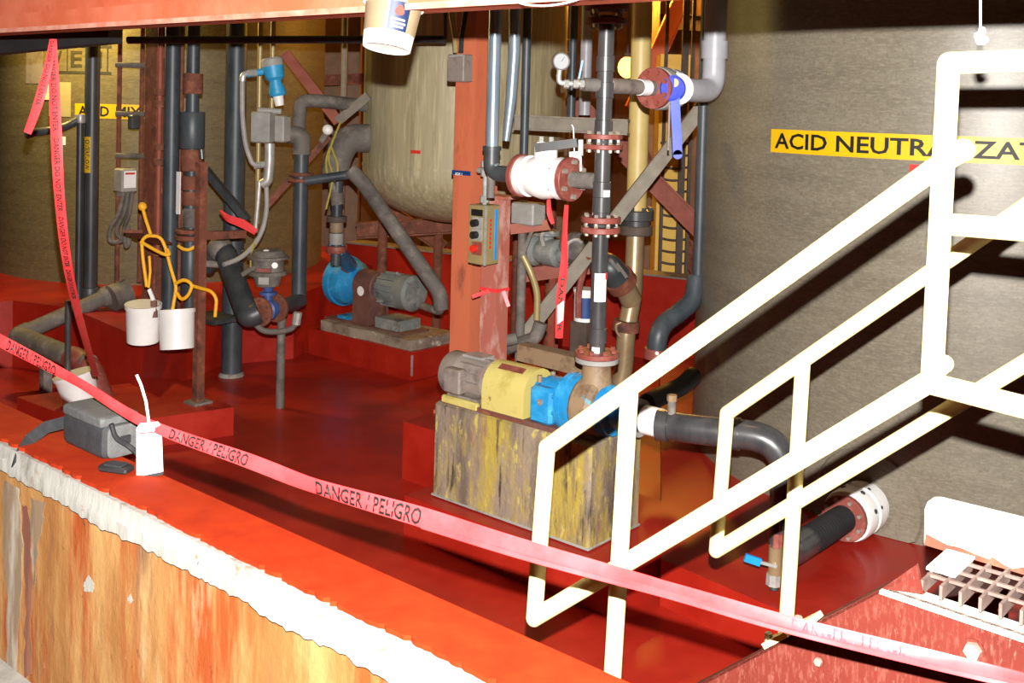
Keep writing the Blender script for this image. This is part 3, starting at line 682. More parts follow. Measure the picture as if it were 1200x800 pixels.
# camera bag
c0 = PZ(119, 541, WT)
def BG(u, v, z): return c0 + U * u + V * v + Z * z
bg = thing('camera_bag', 'small black and grey camera bag resting on the wall top', 'bag', BG(-.1, .05, 0))
Lb, Wb, Hb = .22, .115, .094
def rbox(mb, c, size, ax, rr, n=4):
    # rounded box by superellipse cross sections along the first axis
    c = Vector(c); ring = []
    m = 24
    for i in range(m):
        q = 2 * math.pi * i / m; cx, sx = math.cos(q), math.sin(q)
        ring.append((math.copysign(abs(cx) ** .35, cx), math.copysign(abs(sx) ** .35, sx)))
    vs = []; fs = []; st_ = [(-1, .0), (-1, .8), (-.94, .95), (-.8, 1), (.8, 1), (.94, .95), (1, .8), (1, .0)]
    for (t, k) in st_:
        for (a, b) in ring: vs.append(c + ax[0] * (t * size[0] / 2) + ax[1] * (a * max(k, .01) * size[1] / 2) + ax[2] * (b * max(k, .01) * size[2] / 2))
    for l in range(len(st_) - 1):
        for i in range(m): j = (i + 1) % m; fs.append((l * m + i, l * m + j, (l + 1) * m + j, (l + 1) * m + i))
    return mb.add(vs, fs)
link('body', rbox(MB(), BG(-Lb / 2, Wb / 2, Hb / 2), (Lb, Wb, Hb), (U, V, Z), .02), 'bag_black', bg)
link('lid', rbox(MB(), BG(-Lb / 2 - .005, Wb / 2, Hb + .004), (Lb * .98, Wb * 1.02, .03), (U, V, Z), .01), 'bag_grey', bg)
link('end_panel', rbox(MB(), BG(.002, Wb / 2, Hb * .5), (.016, Wb * .8, Hb * .9), (U, V, Z), .01), 'bag_grey', bg)
link('end_strap', MB().tube([BG(.012, .02, .1), BG(.014, .03, .06), BG(.02, .07, .03), BG(.05, .08, .01)], .007, .02, 8), 'black_rubber', bg)
link('buckle', MB().box(BG(.014, .06, .05), (.008, .03, .022), bev=.002), 'black_rubber', bg)
def strap(mb, pts, wd, th, side):
    vs = []; fs = []; pts = [Vector(p) for p in pts]
    for i, p in enumerate(pts):
        T = (pts[min(i + 1, len(pts) - 1)] - pts[max(i - 1, 0)]).normalized(); s_ = (side - T * side.dot(T)).normalized(); n_ = T.cross(s_)
        vs += [p + s_ * wd / 2 + n_ * th / 2, p - s_ * wd / 2 + n_ * th / 2, p - s_ * wd / 2 - n_ * th / 2, p + s_ * wd / 2 - n_ * th / 2]
    for i in range(len(pts) - 1):
        for k in range(4): j = (k + 1) % 4; fs.append((i * 4 + k, i * 4 + j, i * 4 + 4 + j, i * 4 + 4 + k))
    fs += [(0, 1, 2, 3), (len(vs) - 1, len(vs) - 2, len(vs) - 3, len(vs) - 4)]
    return mb.add(vs, fs)
link('strap', strap(MB(), [BG(-.2, .03, .055), BG(-.235, .015, .052), BG(-.265, -.02, .04), BG(-.28, -.06, .012), BG(-.275, -.095, -.02), BG(-.262, -.115, -.045)], .034, .004, (Z + V * .5).normalized()), 'strap_webbing', bg)
dv = PZ(136, 552, WT)
d2 = thing('phone_pouch', 'flat black phone pouch lying on the wall beside the bag', 'pouch', dv)
link('body', MB().box(dv + Z * .009, (.085, .042, .018), ((U * .9 + V * .42).normalized(), (V * .9 - U * .42).normalized(), Z), .005), 'black_rubber', d2)
link('flap', MB().box(dv + Z * .0195, (.05, .034, .003), ((U * .9 + V * .42).normalized(), (V * .9 - U * .42).normalized(), Z)), 'bag_black', d2)
# lockout tag
tg = thing('white_tag', 'blank white card tag hanging on the red tape above the wall', 'tag', P(175, 561, 2.71))
tpl = [P(160, 502, 2.7), P(164, 496, 2.7), P(185, 494, 2.7), P(189, 499, 2.7), P(191, 553, 2.71), P(160, 559, 2.71)]
tgb = link('card', MB().prism(tpl, ext=Vector((0, .002, 0))), 'white_card', tg)
link('printed_line', MB().prism([P(163, 507, 2.697), P(187, 505, 2.697), P(187, 506.5, 2.697), P(163, 508.5, 2.697)], ext=Vector((0, .001, 0))), 'tape_red', tgb)
link('bottom_shadow', MB().prism([P(160, 559, 2.705), P(191, 553, 2.705), P(191, 556, 2.705), P(160, 563, 2.705)], ext=Vector((0, .006, 0))), 'bag_black', tg)  # black strip painted in as the shadow at the card's bottom edge
link('cable_tie', MB().tube([P(175, 498, 2.695), P(171, 470, 2.69), P(165, 450, 2.69), P(160, 439, 2.69)], .0035, 0, 8), 'white_card', tg)
# ================================================================== NEAR PUMP ON ITS PEDESTAL
PT = .79
pe = thing('pump_pedestal', 'stained concrete pump pedestal with yellow chemical runs under the near pump', 'pedestal', PD(.48, .2, TP))
rp_ = random.Random(11)
link('block', MB().box(PD(.48, .2, (TP + PT) / 2), (.96, .40, PT - TP), bev=.012), 'pedestal', pe)
link('grout_skirt', MB().box(PD(.48, .2, TP + .006), (.968, .408, .012), bev=.003), 'white_paint_peeled', pe)
AX = PD(0, .13, .915)
def A_(u, dz=0, dv=0): return AX + U * u + Z * dz + V * dv
def ax_z(u): return .915
pu = thing('pump', 'blue pump with yellow coupling guard and dusty grey motor on the stained pedestal', 'pump', PD(.5, .13, PT))
link('base_frame', MB().box(PD(.46, .13, PT + .012), (.84, .24, .024)), 'bracket_brown', pu)
link('base_rail', MB().box(PD(.16, .02, PT + .02), (.24, .03, .04), bev=.008), 'guard_yellow', pu)
link('motor_foot', MB().box(PD(.16, .13, PT + .035), (.2, .2, .03)), 'motor_grey', pu)
mo = link('motor_body', MB().lathe(A_(0), U, [(0, .09), (.012, .104), (.1, .106), (.11, .1), (.27, .1), (.28, .075), (.295, .07)], 32), 'motor_grey', pu)
link('fan_cowl', MB().lathe(A_(-.012), U, [(0, .06), (0.004, .1), (.02, .109), (.1, .109)], 32), 'motor_grey', mo)
mb = MB()
for k in range(14):
    q = 2 * math.pi * k / 14; d = V * math.cos(q) + Z * math.sin(q); mb.box(A_(.19) + d * .104, (.15, .006, .014), (U, U.cross(d), d))
link('cooling_fins', mb, 'motor_grey', mo)
link('terminal_box', MB().box(A_(.13, .0, -.12), (.11, .06, .12), bev=.008), 'motor_grey', mo)
link('lifting_plate', MB().box(A_(.17, .108), (.13, .09, .012)), 'galvanised', mo)
# yellow half-round guard
n = 12; vs = []; fs = []
for u in (.30, .56):
    vs += [A_(u, -.115, -.115)] + [A_(u, math.sin(math.pi * i / n) * .115, -math.cos(math.pi * i / n) * .115) for i in range(n + 1)] + [A_(u, -.115, .115)]
m_ = n + 3
fs = [(i, i + 1, m_ + i + 1, m_ + i) for i in range(m_ - 1)] + [tuple(range(m_)), tuple(reversed(range(m_, 2 * m_)))]
gd = link('coupling_guard', MB().add(vs, fs), 'guard_yellow', pu)
link('warning_sticker', MB().box(A_(.44, .1045, -.06), (.15, .035, .003), (U, (V * .87 + Z * .5).normalized(), (Z * .87 - V * .5).normalized())), 'flange_red', gd)
link('guard_foot', MB().box(A_(.43, -.113), (.27, .25, .014)), 'rust', gd)
link('shaft', MB().cyl(A_(.28), A_(.6), .022), 'bolt_steel', pu)
bf = link('bearing_frame', MB().lathe(A_(.56), U, [(0, .06), (.015, .078), (.05, .078), (.06, .095), (.17, .1), (.18, .11)], 28), 'pump_blue', pu)
link('bearing_housing', MB().box(A_(.655, -.02, -.045), (.13, .14, .17), bev=.015), 'pump_blue', bf)
link('oil_plug', MB().lathe(A_(.66, -.0, -.116), -V, [(0, .015), (.006, .015), (.006, .008), (.002, .008)], 16), 'bolt_steel', bf)
for dv in (-.05, .05): link('grease_cap', MB().cyl(A_(.6, .07, dv), A_(.6, .1, dv), .012), 'pump_brown', bf)
ad = link('adapter_flange', MB().lathe(A_(.735), U, [(0, .12), (.01, .134), (.035, .134), (.035, .128), (.05, .128), (.05, .136), (.075, .136), (.08, .12)], 36), 'pump_blue', pu)
bolts(ad, A_(.735), -U, .118, 10, .009, .01, m='pump_blue')
link('volute', MB().lathe(A_(.815), U, [(0, .12), (.02, .136), (.10, .136), (.12, .12), (.125, .1)], 36), 'pump_brown', pu)
link('wear_ring', MB().lathe(A_(.94), U, [(0, .09), (.005, .112), (.02, .112), (.025, .095), (.04, .095), (.045, .105), (.06, .105), (.065, .08)], 36), 'pump_blue', pu)
link('suction_nozzle', MB().lathe(A_(1.0), U, [(0, .075), (.08, .06), (.12, .06)], 28), 'pump_blue', pu)
link('casing_foot', MB().box(A_(.88, -.12), (.08, .18, .03)), 'pump_brown', pu)
# discharge neck up to flange
MP = A_(.885); MP = Vector((MP.x, MP.y, 0))
zfl = P(703, 418, MP.y).z
link('discharge_neck', MB().lathe((MP.x, MP.y, .97), Z, [(0, .085), (.08, .068), (zfl - .97 - .02, .062)], 28), 'pump_brown', pu)
flange(pu, (MP.x, MP.y, zfl - .012), Z, .098, .022, 'grey_paint', 0)

# ================================================================== MAIN DISCHARGE LINE
def MY(py): return P(705, py, MP.y).z
r0 = S(9.4, MP.y)
ml = thing('discharge_pipe', 'glossy black upright discharge pipe with red flanges rising from the near pump', 'pipe', (MP.x, MP.y, zfl))
link('pipe', MB().cyl((MP.x, MP.y, zfl + .02), (MP.x, MP.y, MY(18)), r0, seg=24), 'pipe_black', ml)
for py, k in ((393, 0), (240, 0), (150, 0), (75, 0), (222, 1), (106, 1)):
    link('coupling', MB().lathe((MP.x, MP.y, MY(py + 9)), Z, [(0, r0), (.002, r0 + .005), (S(18, MP.y), r0 + .005), (S(18, MP.y) + .002, r0)], 24), 'pipe_black', ml)
f1 = flange(ml, (MP.x, MP.y, zfl + .012), Z, .1, .024, 'flange_red', 8, .012, False, bm='flange_red')
for py in (269, 257): flange(ml, (MP.x, MP.y, MY(py)), Z, S(23.5, MP.y), .026, 'flange_red', 8, .010, True)
for py in (172, 160): flange(ml, (MP.x, MP.y, MY(py)), Z, S(23, MP.y), .022, 'flange_red', 8, .010, True)
link('gasket', MB().cyl((MP.x, MP.y, MY(264.5)), (MP.x, MP.y, MY(261.5)), S(19, MP.y)), 'black_rubber', ml)
link('gasket', MB().cyl((MP.x, MP.y, MY(168)), (MP.x, MP.y, MY(164)), S(18, MP.y)), 'black_rubber', ml)
flange(ml, (MP.x, MP.y, MY(25)), Z, S(25, MP.y), .026, 'rust', 4, .014, True)
flange(ml, (MP.x, MP.y, MY(8)), Z, S(27, MP.y), .03, 'rust', 4, .014, True)
link('upper_body', MB().lathe((MP.x, MP.y, MY(8)), Z, [(0, .07), (.1, .1), (.35, .1), (.45, .05), (1.5, .05)], 24), 'rust', ml)
def wrap(parent, py0, py1, a0, a1, m, ex=.002, nm='sticker'):
    link(nm, cyl_patch(MB(), (MP.x, MP.y), r0 + ex, a0, a1, MY(py1), MY(py0), .002, 10), m, parent)
    return
wl = wrap(ml, 319, 352, -2.2, -.75, 'label_white')
wrap(ml, 318, 326, -.95, -.7, 'red_plastic', .005); wrap(ml, 142, 152, -2.1, -1.1, 'label_white'); wrap(ml, 152, 160, -1.75, -1.35, 'label_white'); wrap(ml, 222, 230, -1.5, -.7, 'label_white', .006); wrap(ml, 405, 412, -2.3, -1.4, 'label_white')
# small left branch with gauge and blue handle
def AT(py): return Vector((MP.x, MP.y, MY(py)))
b0 = AT(100)
def LB(px, py): return P(px, py, MP.y - .02)
link('branch_stub', MB().cyl(b0, LB(684, 99), S(8, MP.y)), 'pipe_dusty', ml)
link('branch_nipple', MB().tube([LB(686, 99), LB(655, 97), LB(655, 88)], .012, .02), 'galvanised', ml)
for px in (664, 675, 683): link('union', MB().cyl(LB(px - 3, 98), LB(px + 3, 98.5), .02, seg=8), 'galvanised', ml)
gg = thing('pressure_gauge', 'small round pressure gauge with a white dial on the black pipe', 'gauge', LB(655, 90))
gn = (TOW + Vector((.25, 0, .0))).normalized(); gc = LB(657, 72)
link('case', MB().lathe(gc + gn * -.022, gn, [(0, .034), (.004, .039), (.036, .039), (.036, .034), (.03, .034), (.03, 1e-4)], 28), 'pipe_dusty', gg)
link('dial', MB().lathe(gc + gn * .009, gn, [(0, .0335), (.0015, .0335), (.0015, 1e-4)], 28), 'glass_gauge', gg)
link('needle', MB().bar(gc + gn * .0125, gc + gn * .0125 + Vector((.014, 0, .02)), .005, .002), 'black_ink', gg)
link('stem', MB().cyl(LB(655, 90), LB(656, 81), .011), 'galvanised', gg)
bv = thing('gauge_valve', 'little shut-off valve with a bright blue lever next to the gauge', 'valve', LB(676, 98))
link('body', MB().lathe(LB(671, 98), Vector((1, 0, 0)), [(0, .012), (.004, .017), (.02, .019), (.036, .017), (.04, .012)], 12), 'bolt_steel', bv)
link('stem', MB().cyl(LB(677, 98), LB(678, 91) + TOW * .02, .006), 'bolt_steel', bv)
link('lever', MB().bar(LB(678, 92) + TOW * .024, LB(682, 71) + TOW * .024, .008, S(6, MP.y), TOW), 'handle_cyan', bv)
# right branch along V to butterfly valve and grey elbow
def VB(t, dz=0): return b0 + V * t + Z * (dz + t * -.0)
rb_ = thing('branch_pipe', 'dusty pink-brown side branch with a red flange beside the orange bulb', 'pipe', VB(.2))
link('pipe', MB().cyl(VB(.03), VB(.40), r0 * .98, seg=24), 'motor_grey', rb_)
link('sticker', MB().lathe(VB(.27), V, [(0, r0), (0, r0 + .002), (.07, r0 + .002), (.07, r0)], 24), 'label_white', rb_)
flange(rb_, VB(.40), V, S(24.5, 5.05), .03, 'flange_red', 8, .012, True, bm='flange_red')
bf_ = thing('butterfly_valve', 'grey butterfly valve with a long blue lever hanging down', 'valve', VB(.47))
link('body', MB().lathe(VB(.425), V, [(0, .075), (0, .1), (.02, .104), (.05, .104), (.07, .1), (.07, .075)], 32), 'galvanised', bf_)
link('mating_flange', MB().lathe(VB(.53), V, [(0, .06), (0, .098), (.03, .098), (.03, .06)], 32), 'galvanised', bf_)
bolts(bf_, VB(.53), -V, .09, 8, .011, .02, m='galvanised')
hub = VB(.50) + (TOW * .9 + U * .3).normalized() * .1
dn = (TOW + U * .35).normalized()
link('gearbox', MB().lathe(VB(.49) + dn * .06, dn, [(0, .05), (.04, .062), (.06, .062), (.07, .05)], 24), 'lever_blue', bf_)
link('notch_plate', MB().lathe(VB(.545) + dn * .1, dn, [(0, .075), (.006, .075)], 18), 'white_plastic', bf_)
l0 = P(790, 97, 5.0); l1 = P(794, 181, 5.0)
lv = link('lever', MB().bar(l0, l1, S(11, 5.0), .012, TOW), 'lever_blue', bf_)
link('lever_tip', MB().cyl(l1 - TOW * .006, l1 + TOW * .006, S(5.5, 5), seg=20), 'lever_blue', lv)
link('lever_hub', MB().cyl(l0 - TOW * .03, l0 + TOW * .012, .02), 'panel_brass', lv)
link('locking_strip', MB().bar(P(785, 110, 5.03), P(783, 176, 5.03), .008, .006, TOW), 'motor_grey', lv)
q = VB(.95); q = Vector((q.x, q.y, P(836, 62, q.y).z))
pv = thing('pvc_elbow', 'thick light grey plastic pipe sweeping upward against the big tank edge', 'pipe', VB(.7))
link('sweep', MB().tube([VB(.56), q - Z * (q.z - b0.z), q], S(13.5, 5.4), .26, 20), 'pvc_grey', pv)
link('socket', MB().cyl((q.x, q.y, q.z - .03), (q.x, q.y, q.z + .06), S(16, 5.3), seg=24), 'pvc_grey', pv)
link('riser', MB().cyl((q.x, q.y, q.z), (q.x, q.y, q.z + 2.2), S(13.5, 5.3), seg=24), 'pvc_grey', pv)
# white ball valve on the left branch along -U
z2 = MY(213); m0 = Vector((MP.x, MP.y, z2))
def UB(t, dz=0): return m0 - U * t + Z * dz
vb = thing('ball_valve', 'big white flanged ball valve with a black lever left of the upright pipe', 'valve', UB(.35, -.1))
link('body', MB().lathe(UB(.195), -U, [(0, .06), (0, .094), (.04, .098), (.045, .086), (.075, .094), (.13, .104), (.185, .094), (.215, .086), (.22, .098), (.26, .094), (.26, .06)], 36), 'white_valve', vb)
for t, both in ((.18, 1), (.47, 1)):
    f = flange(vb, UB(t), U, .102, .03, 'flange_red', 6, .013, False)
bolts(vb, UB(.24), U, .088, 6, .011, .012)
link('neck', MB().lathe(UB(.325, .08), Z, [(0, .055), (.06, .055), (.06, .045), (.085, .045)], 20), 'white_valve', vb)
for du in (-.03, .03): link('gland_bolt', MB().cyl(UB(.325 + du, .14) + TOW * .03, UB(.325 + du, .19) + TOW * .03, .012, seg=8), 'galvanised', vb)
ha = P(628, 173, 4.9); hb = P(677, 167, 4.86); hc = P(680, 182, 4.86)
lv = link('lever', MB().bar(ha, hb, .05, .04), 'pipe_black', vb)
link('lever_end', MB().bar(hb + Vector((.012, 0, .014)), hc, .05, .022, Vector((1, 0, 0))), 'pipe_black', lv)
link('stem', MB().cyl(UB(.325, .15), Vector((UB(.325).x, UB(.325).y, ha.z)), .018), 'galvanised', vb)
c0_ = P(673, 190, 4.9)
tgv = thing('lockout_tag', 'white and red printed tag hanging from the ball valve lever', 'tag', P(674, 203, 4.9))
tcd = link('card', MB().prism([P(667, 178, 4.89), P(681, 177, 4.89), P(682, 200, 4.89), P(668, 202, 4.89)], ext=Vector((0, .002, 0))), 'white_card', tgv)
for a, b, c, d in ((669, 181, 673, 184), (675, 184, 679, 187), (669, 188, 672, 192), (674, 192, 680, 195), (670, 196, 675, 199)): link('print_mark', MB().prism([P(a, b, 4.887), P(c, b, 4.887), P(c, d, 4.887), P(a, d, 4.887)], ext=Vector((0, .001, 0))), 'tape_red', tcd)
link('string', MB().tube([P(673, 178, 4.89), P(672, 150, 4.9), P(670, 146, 4.9)], .003, 0, 6), 'white_card', tgv)
link('ribbed_nipple', MB().tube([UB(.03 + .008 * i) for i in range(18)], .036, 0, 18, rib=.07), 'pipe_dusty', vb)
# silver drop pipe feeding the valve
sv = thing('supply_pipe', 'shiny silver-blue upright pipe with an elbow into the white valve', 'pipe', UB(.68))
e0 = UB(.66)
link('pipe', MB().tube([UB(.48), e0, Vector((e0.x, e0.y, z2 + 2.6))], S(7.6, 5.15), .09, 20), 'silver_pipe', sv)
link('elbow', MB().tube([UB(.52), e0, Vector((e0.x, e0.y, z2 + .12))], S(9.6, 5.15), .1, 20), 'pipe_dark', sv)
link('collar', MB().cyl((e0.x, e0.y, z2 + .11), (e0.x, e0.y, z2 + .13), S(11, 5.15)), 'pipe_dark', sv)
link('support_stub', MB().cyl((e0.x, e0.y, z2 - .12), (e0.x, e0.y, z2), .02), 'pipe_dusty', sv)
pz = P(591, 160, 5.45)
mb = MB(); mb.tube([P(593, 165, 5.4), P(599, 115, 5.4), P(603, 60, 5.4), P(603, -120, 5.4)], [.018, .028, .03, .03], 0, 16)
solo('sleeved_pipe', mb, 'silver_pipe', 'pale plastic-sleeved pipe just right of the silver-blue pipe', 'pipe')
mb = MB(); vpipe(mb, 618, -150, 205, 6.0, 10)
solo('grey_conduit', mb, 'pipe_slate', 'plain grey upright conduit between sleeved pipe and gauge', 'pipe')

# ================================================================== SUCTION LINE TO THE BIG TANK
sl = thing('suction_pipe', 'black suction pipe from the near pump bending down to the big tank nozzle', 'pipe', A_(1.7, -.6))
r1 = S(17, 4.45)
el = A_(1.66, .0)
nz = PC(1015, 590, tc_, TR); nd = Vector((tc_[0] - nz.x, tc_[1] - nz.y, 0)).normalized(); nz = Vector((nz.x, nz.y, .445))
lowp = nz - nd * .82
el = Vector((lowp.x, lowp.y, .93))
link('pipe', MB().tube([A_(1.12), A_(1.3), el, Vector((lowp.x, lowp.y, .60))], r1, .17, 24), 'pipe_black', sl)
dpu = (el - A_(1.3)).normalized()
for t, nm in ((.02, 'coupling'), (.32, 'coupling')):
    a = el - dpu * (.17 + t); link(nm, MB().cyl(a - dpu * .05, a, r1 * 1.1, seg=24), 'pipe_black', sl)
a = A_(1.15); link('white_band', MB().cyl(a, a + U * .08, r1 * 1.03, seg=24), 'label_white', sl)
link('suction_flange', MB().cyl(A_(1.10), A_(1.13), .082, seg=28), 'grey_paint', sl)
a = el - dpu * .48 + Z * r1; vsn = link('vent_stub', MB().cyl(a - Z * .01, a + Z * .05, .018), 'pipe_dusty', sl); link('vent_cap', MB().cyl(a + Z * .05, a + Z * .075, .022, seg=8), 'pump_brown', vsn)
link('lower_elbow', MB().tube([Vector((lowp.x, lowp.y, .62)), Vector((lowp.x, lowp.y, .445)), nz - nd * .6], r1, .12, 20), 'pipe_black', sl)
fx = [nz - nd * (.62 - .012 * i) for i in range(32)]
link('flex_connector', MB().tube(fx, r1 * .92, 0, 24, rib=.1), 'black_rubber', sl)
nf = thing('tank_nozzle', 'white bolted nozzle ring on the tank with a red flange in front', 'flange', nz)
fz_ = flange(nf, nz - nd * .235, nd, .104, .03, 'flange_red', 0)
bolts(fz_, nz - nd * .25, -nd, .085, 8, .010, .014)
ring = link('ring', MB().lathe(nz - nd * .21, nd, [(0, .07), (0, .112), (.02, .118), (.08, .118), (.085, .11), (.1, .11), (.105, .118), (.17, .118), (.18, .108), (.23, .108)], 40), 'white_valve', nf)
for qq in (0.4, 1.2, 2.0, 2.8, -.4):
    e1 = nd.cross(Z).normalized(); d = (Z * math.sin(qq) + e1 * -math.cos(qq)) ; bolt(ring, nz - nd * .16 + d * .116, d, .012, .006, 'pipe_dark'); bolt(ring, nz - nd * .09 + d * .116, d, .009, .004, 'pipe_dark')
an = ang_of(nz, tc_)
n = 40; vs = []
for rr, o in ((.13, .012), (.25, .012), (.262, .0)):
    for i in range(n):
        q = 2 * math.pi * i / n; aa_ = an + rr * math.cos(q) / TR; vs.append(Vector((tc_[0] + (TR + o) * math.cos(aa_), tc_[1] + (TR + o) * math.sin(aa_), max(TP + .002, nz.z + rr * math.sin(q)))))
fs = [(k * n + i, k * n + (i + 1) % n, (k + 1) * n + (i + 1) % n, (k + 1) * n + i) for k in range(2) for i in range(n)]
link('reinforcing_pad', MB().add(vs, fs), 'tank_wound', nf)
# drain valve
dq = P(907, 640, lowp.y - .08)
dr = thing('drain_valve', 'small drain valve with a blue lever below the black suction elbow', 'valve', P(905, 688, dq.y))
def DQ(px, py): return P(px, py, dq.y)
link('pipe', MB().tube([Vector((lowp.x, lowp.y, .5)), DQ(909, 606), DQ(907, 690)], .017, .04), 'pipe_dark', dr)
link('nut', MB().cyl(DQ(911, 624), DQ(910, 640), .024, seg=8), 'flange_red', dr)
link('body', MB().cyl(DQ(909, 640), DQ(908, 672), .028, seg=12), 'brass_pipe', dr)
link('outlet_nut', MB().cyl(DQ(907, 672), DQ(906, 685), .03, seg=8), 'galvanised', dr)
ls = link('lever_arm', MB().bar(DQ(905, 659) + TOW * .03, DQ(886, 654) + TOW * .03, .012, .008, TOW), 'galvanised', dr)
link('grip', MB().bar(DQ(889, 655) + TOW * .03, DQ(871, 649) + TOW * .03, .03, .014, TOW), 'handle_cyan', ls)
link('stem', MB().cyl(DQ(907, 659), DQ(906, 659) + TOW * .035, .008), 'galvanised', dr)
# ================================================================== LEFT BANK OF PIPES
def upright(name, x, y1, y2, Y, wpx, m, label, cat='pipe', extra=None, seg=18):
    a = P(x, (y1 + y2) / 2, Y); z1 = P(x, y1, Y).z; z2 = P(x, y2, Y).z
    t = thing(name, label, cat, (a.x, Y, z2))
    link('pipe', MB().cyl((a.x, Y, z2), (a.x, Y, z1), wpx / 2 * Y / F, seg=seg), m, t)
    return t, a.x, (lambda py: P(x, py, Y).z)
def collar(t, X, Y, z0, z1, r, m, nm='coupling', seg=20):
    return link(nm, MB().lathe((X, Y, min(z0, z1)), Z, [(0, r * .95), (.006, r), (abs(z1 - z0) - .006, r), (abs(z1 - z0), r * .95)], seg), m, t)
# overflow pipe with yellow vertical label
t, X, zy = upright('overflow_pipe', 108, -90, 350, 8.5, 17, 'pipe_dark', 'thick dark upright pipe with a yellow vertical OVERFLOW label')
collar(t, X, 8.5, zy(352), zy(336), S(11, 8.5), 'pipe_dark')
rr = S(8.5, 8.5); a0 = R(-128); a1 = R(-75)
lb = link('name_label', cyl_patch(MB(), (X, 8.5), rr + .001, a0, a1, zy(202), zy(160), .002, 8), 'yellow_label', t)
hgt = zy(160) - zy(202); vs, fs, wd = text_geo('OVERFLOW')
def ofm(x, y):
    aa = R(-118) + y * R(34); return Vector((X + (rr + .0045) * math.cos(aa), 8.5 + (rr + .0045) * math.sin(aa), zy(202) + hgt * (.92 - .84 * x)))
link('lettering', MB().add([ofm(x / wd, y) for x, y in vs], fs), 'ink_faded', lb)
# thin pipe with curved hose arm
t, X, zy = upright('thin_pipe', 93, 142, 350, 8.45, 8, 'pipe_dark', 'thin dark upright pipe left of the yellow-labelled overflow pipe')
collar(t, X, 8.45, zy(144), zy(134), S(6, 8.45), 'galvanised', 'top_cap')
link('hose_arm', MB().tube([P(94, 139, 8.45), P(78, 148, 8.4), P(60, 153, 8.3), P(40, 155, 8.3), P(31, 158, 8.3)], S(5, 8.4), .1), 'pipe_dark', t)
# ladder-like conduit frame and junction box
t = thing('conduit_ladder', 'narrow brown conduit ladder in front of the ACID MIX band', 'ladder', P(140, 330, 8.3))
for x in (139.5, 166): 
    mb = MB(); vpipe(mb, x, -60, 330, 8.3, 5.5, 10); link('side_rail', mb, 'rust', t)
for y in (76, 182, 133): link('rung', MB().cyl(P(136, y, 8.27), P(178, y + 1, 8.27), S(3.2, 8.3), seg=10), 'pipe_dusty', t)
t = thing('junction_box', 'small grey junction box with a white and red label on the conduit ladder', 'box', P(147, 225, 8.22))
ja = P(147, 211, 8.22)
jb = link('body', MB().box(ja, (.13, .13, S(28, 8.15)), bev=.01), 'grey_paint', t)
link('label', MB().box(ja + U * .066 + Z * .01, (.003, .1, .13)), 'label_white', jb)
link('label_stripe', MB().box(ja + U * .0685 + Z * .055, (.002, .08, .015)), 'red_plastic', jb)
link('gland_plate', MB().box(ja - Z * .11, (.09, .09, .03)), 'galvanised', t)
for k, (dx, dy) in enumerate(((-4, 60), (2, 52), (8, 66))):
    link('flex_conduit', MB().tube([P(145 + k * 5, 226, 8.12), P(140 + k * 6, 250, 8.1), P(128 + k * 8, 268, 8.1), P(132 + dx + k * 4, 225 + dy, 8.12), P(146 + k * 3, 282, 8.15), P(150, 265, 8.2)], S(2.6, 8.1), .08, 8), 'pipe_dusty', t)
# black object hanging under ladder
solo('switch_box', MB().box(P(157, 143, 8.2), (.07, .07, .11), bev=.008), 'pipe_dark', 'small dark switch box under the ACID MIX band', 'box')
# dark column and pipes 172-215
t = thing('pipe_support_column', 'dark rusty steel column among the left pipes', 'column', P(180, 340, 7.6))
ca = P(179, 180, 7.6)
zlo, zhi = LP - .02, ca.z + 2.4
link('flange_plate', MB().box((ca.x, 7.55, (zlo + zhi) / 2), (.15, .012, zhi - zlo)), 'rust', t)
link('flange_plate', MB().box((ca.x + V.x * .1, 7.55 + V.y * .1, (zlo + zhi) / 2), (.15, .012, zhi - zlo)), 'rust', t)
link('web', MB().box((ca.x + V.x * .05, 7.55 + V.y * .05, (zlo + zhi) / 2), (.01, .1, zhi - zlo)), 'rust', t)
t, X, zy = upright('red_pipe', 187, -40, 300, 7.35, 6, 'brace_red', 'thin rusty-red upright pipe against the dark rusty column')
for y in (108, 122, 172, 190): collar(t, X, 7.35, zy(y + 4), zy(y - 4), S(5.5, 7.35), 'rust')
t, X, zy = upright('dark_pipe', 201, -60, 395, 7.4, 18, 'pipe_slate', 'dark slate pipe right of the thin rusty-red pipe')
link('white_strip', MB().box(P(209, 226, 7.2), (.045, .006, S(50, 7.2))), 'label_white', t)
t, X, zy = upright('brown_conduit', 212, -60, 370, 7.5, 6, 'rust', 'thin brown conduit between the slate pipe and coupled riser')
# rusty riser with unions
t, X, zy = upright('coupled_riser', 225, -60, 400, 7.2, 15, 'pipe_slate', 'upright riser pipe with stacked rusty couplings and a grey union')
for y0, y1, wp, m, nm in ((86, 110, 23, 'rust', 'coupling'), (110, 118, 13, 'pipe_black', 'nipple'), (118, 130, 14, 'galvanised', 'nipple'), (131, 174, 29, 'pipe_slate', 'union_body'), (175, 200, 25, 'rust', 'coupling'), (206, 222, 22, 'rust', 'coupling'), (224, 240, 20, 'rust', 'coupling'), (244, 266, 17, 'pipe_dusty', 'nipple'), (268, 273, 36, 'rust', 'flange'), (275, 281, 36, 'rust', 'flange'), (290, 345, 21, 'pipe_slate', 'lower_sleeve')):
    collar(t, X, 7.2, zy(y1), zy(y0), S(wp / 2, 7.2), m, nm)
link('bleed_valve', MB().cyl(P(236, 175, 7.1), P(237, 186, 7.1), .02), 'pipe_black', t)
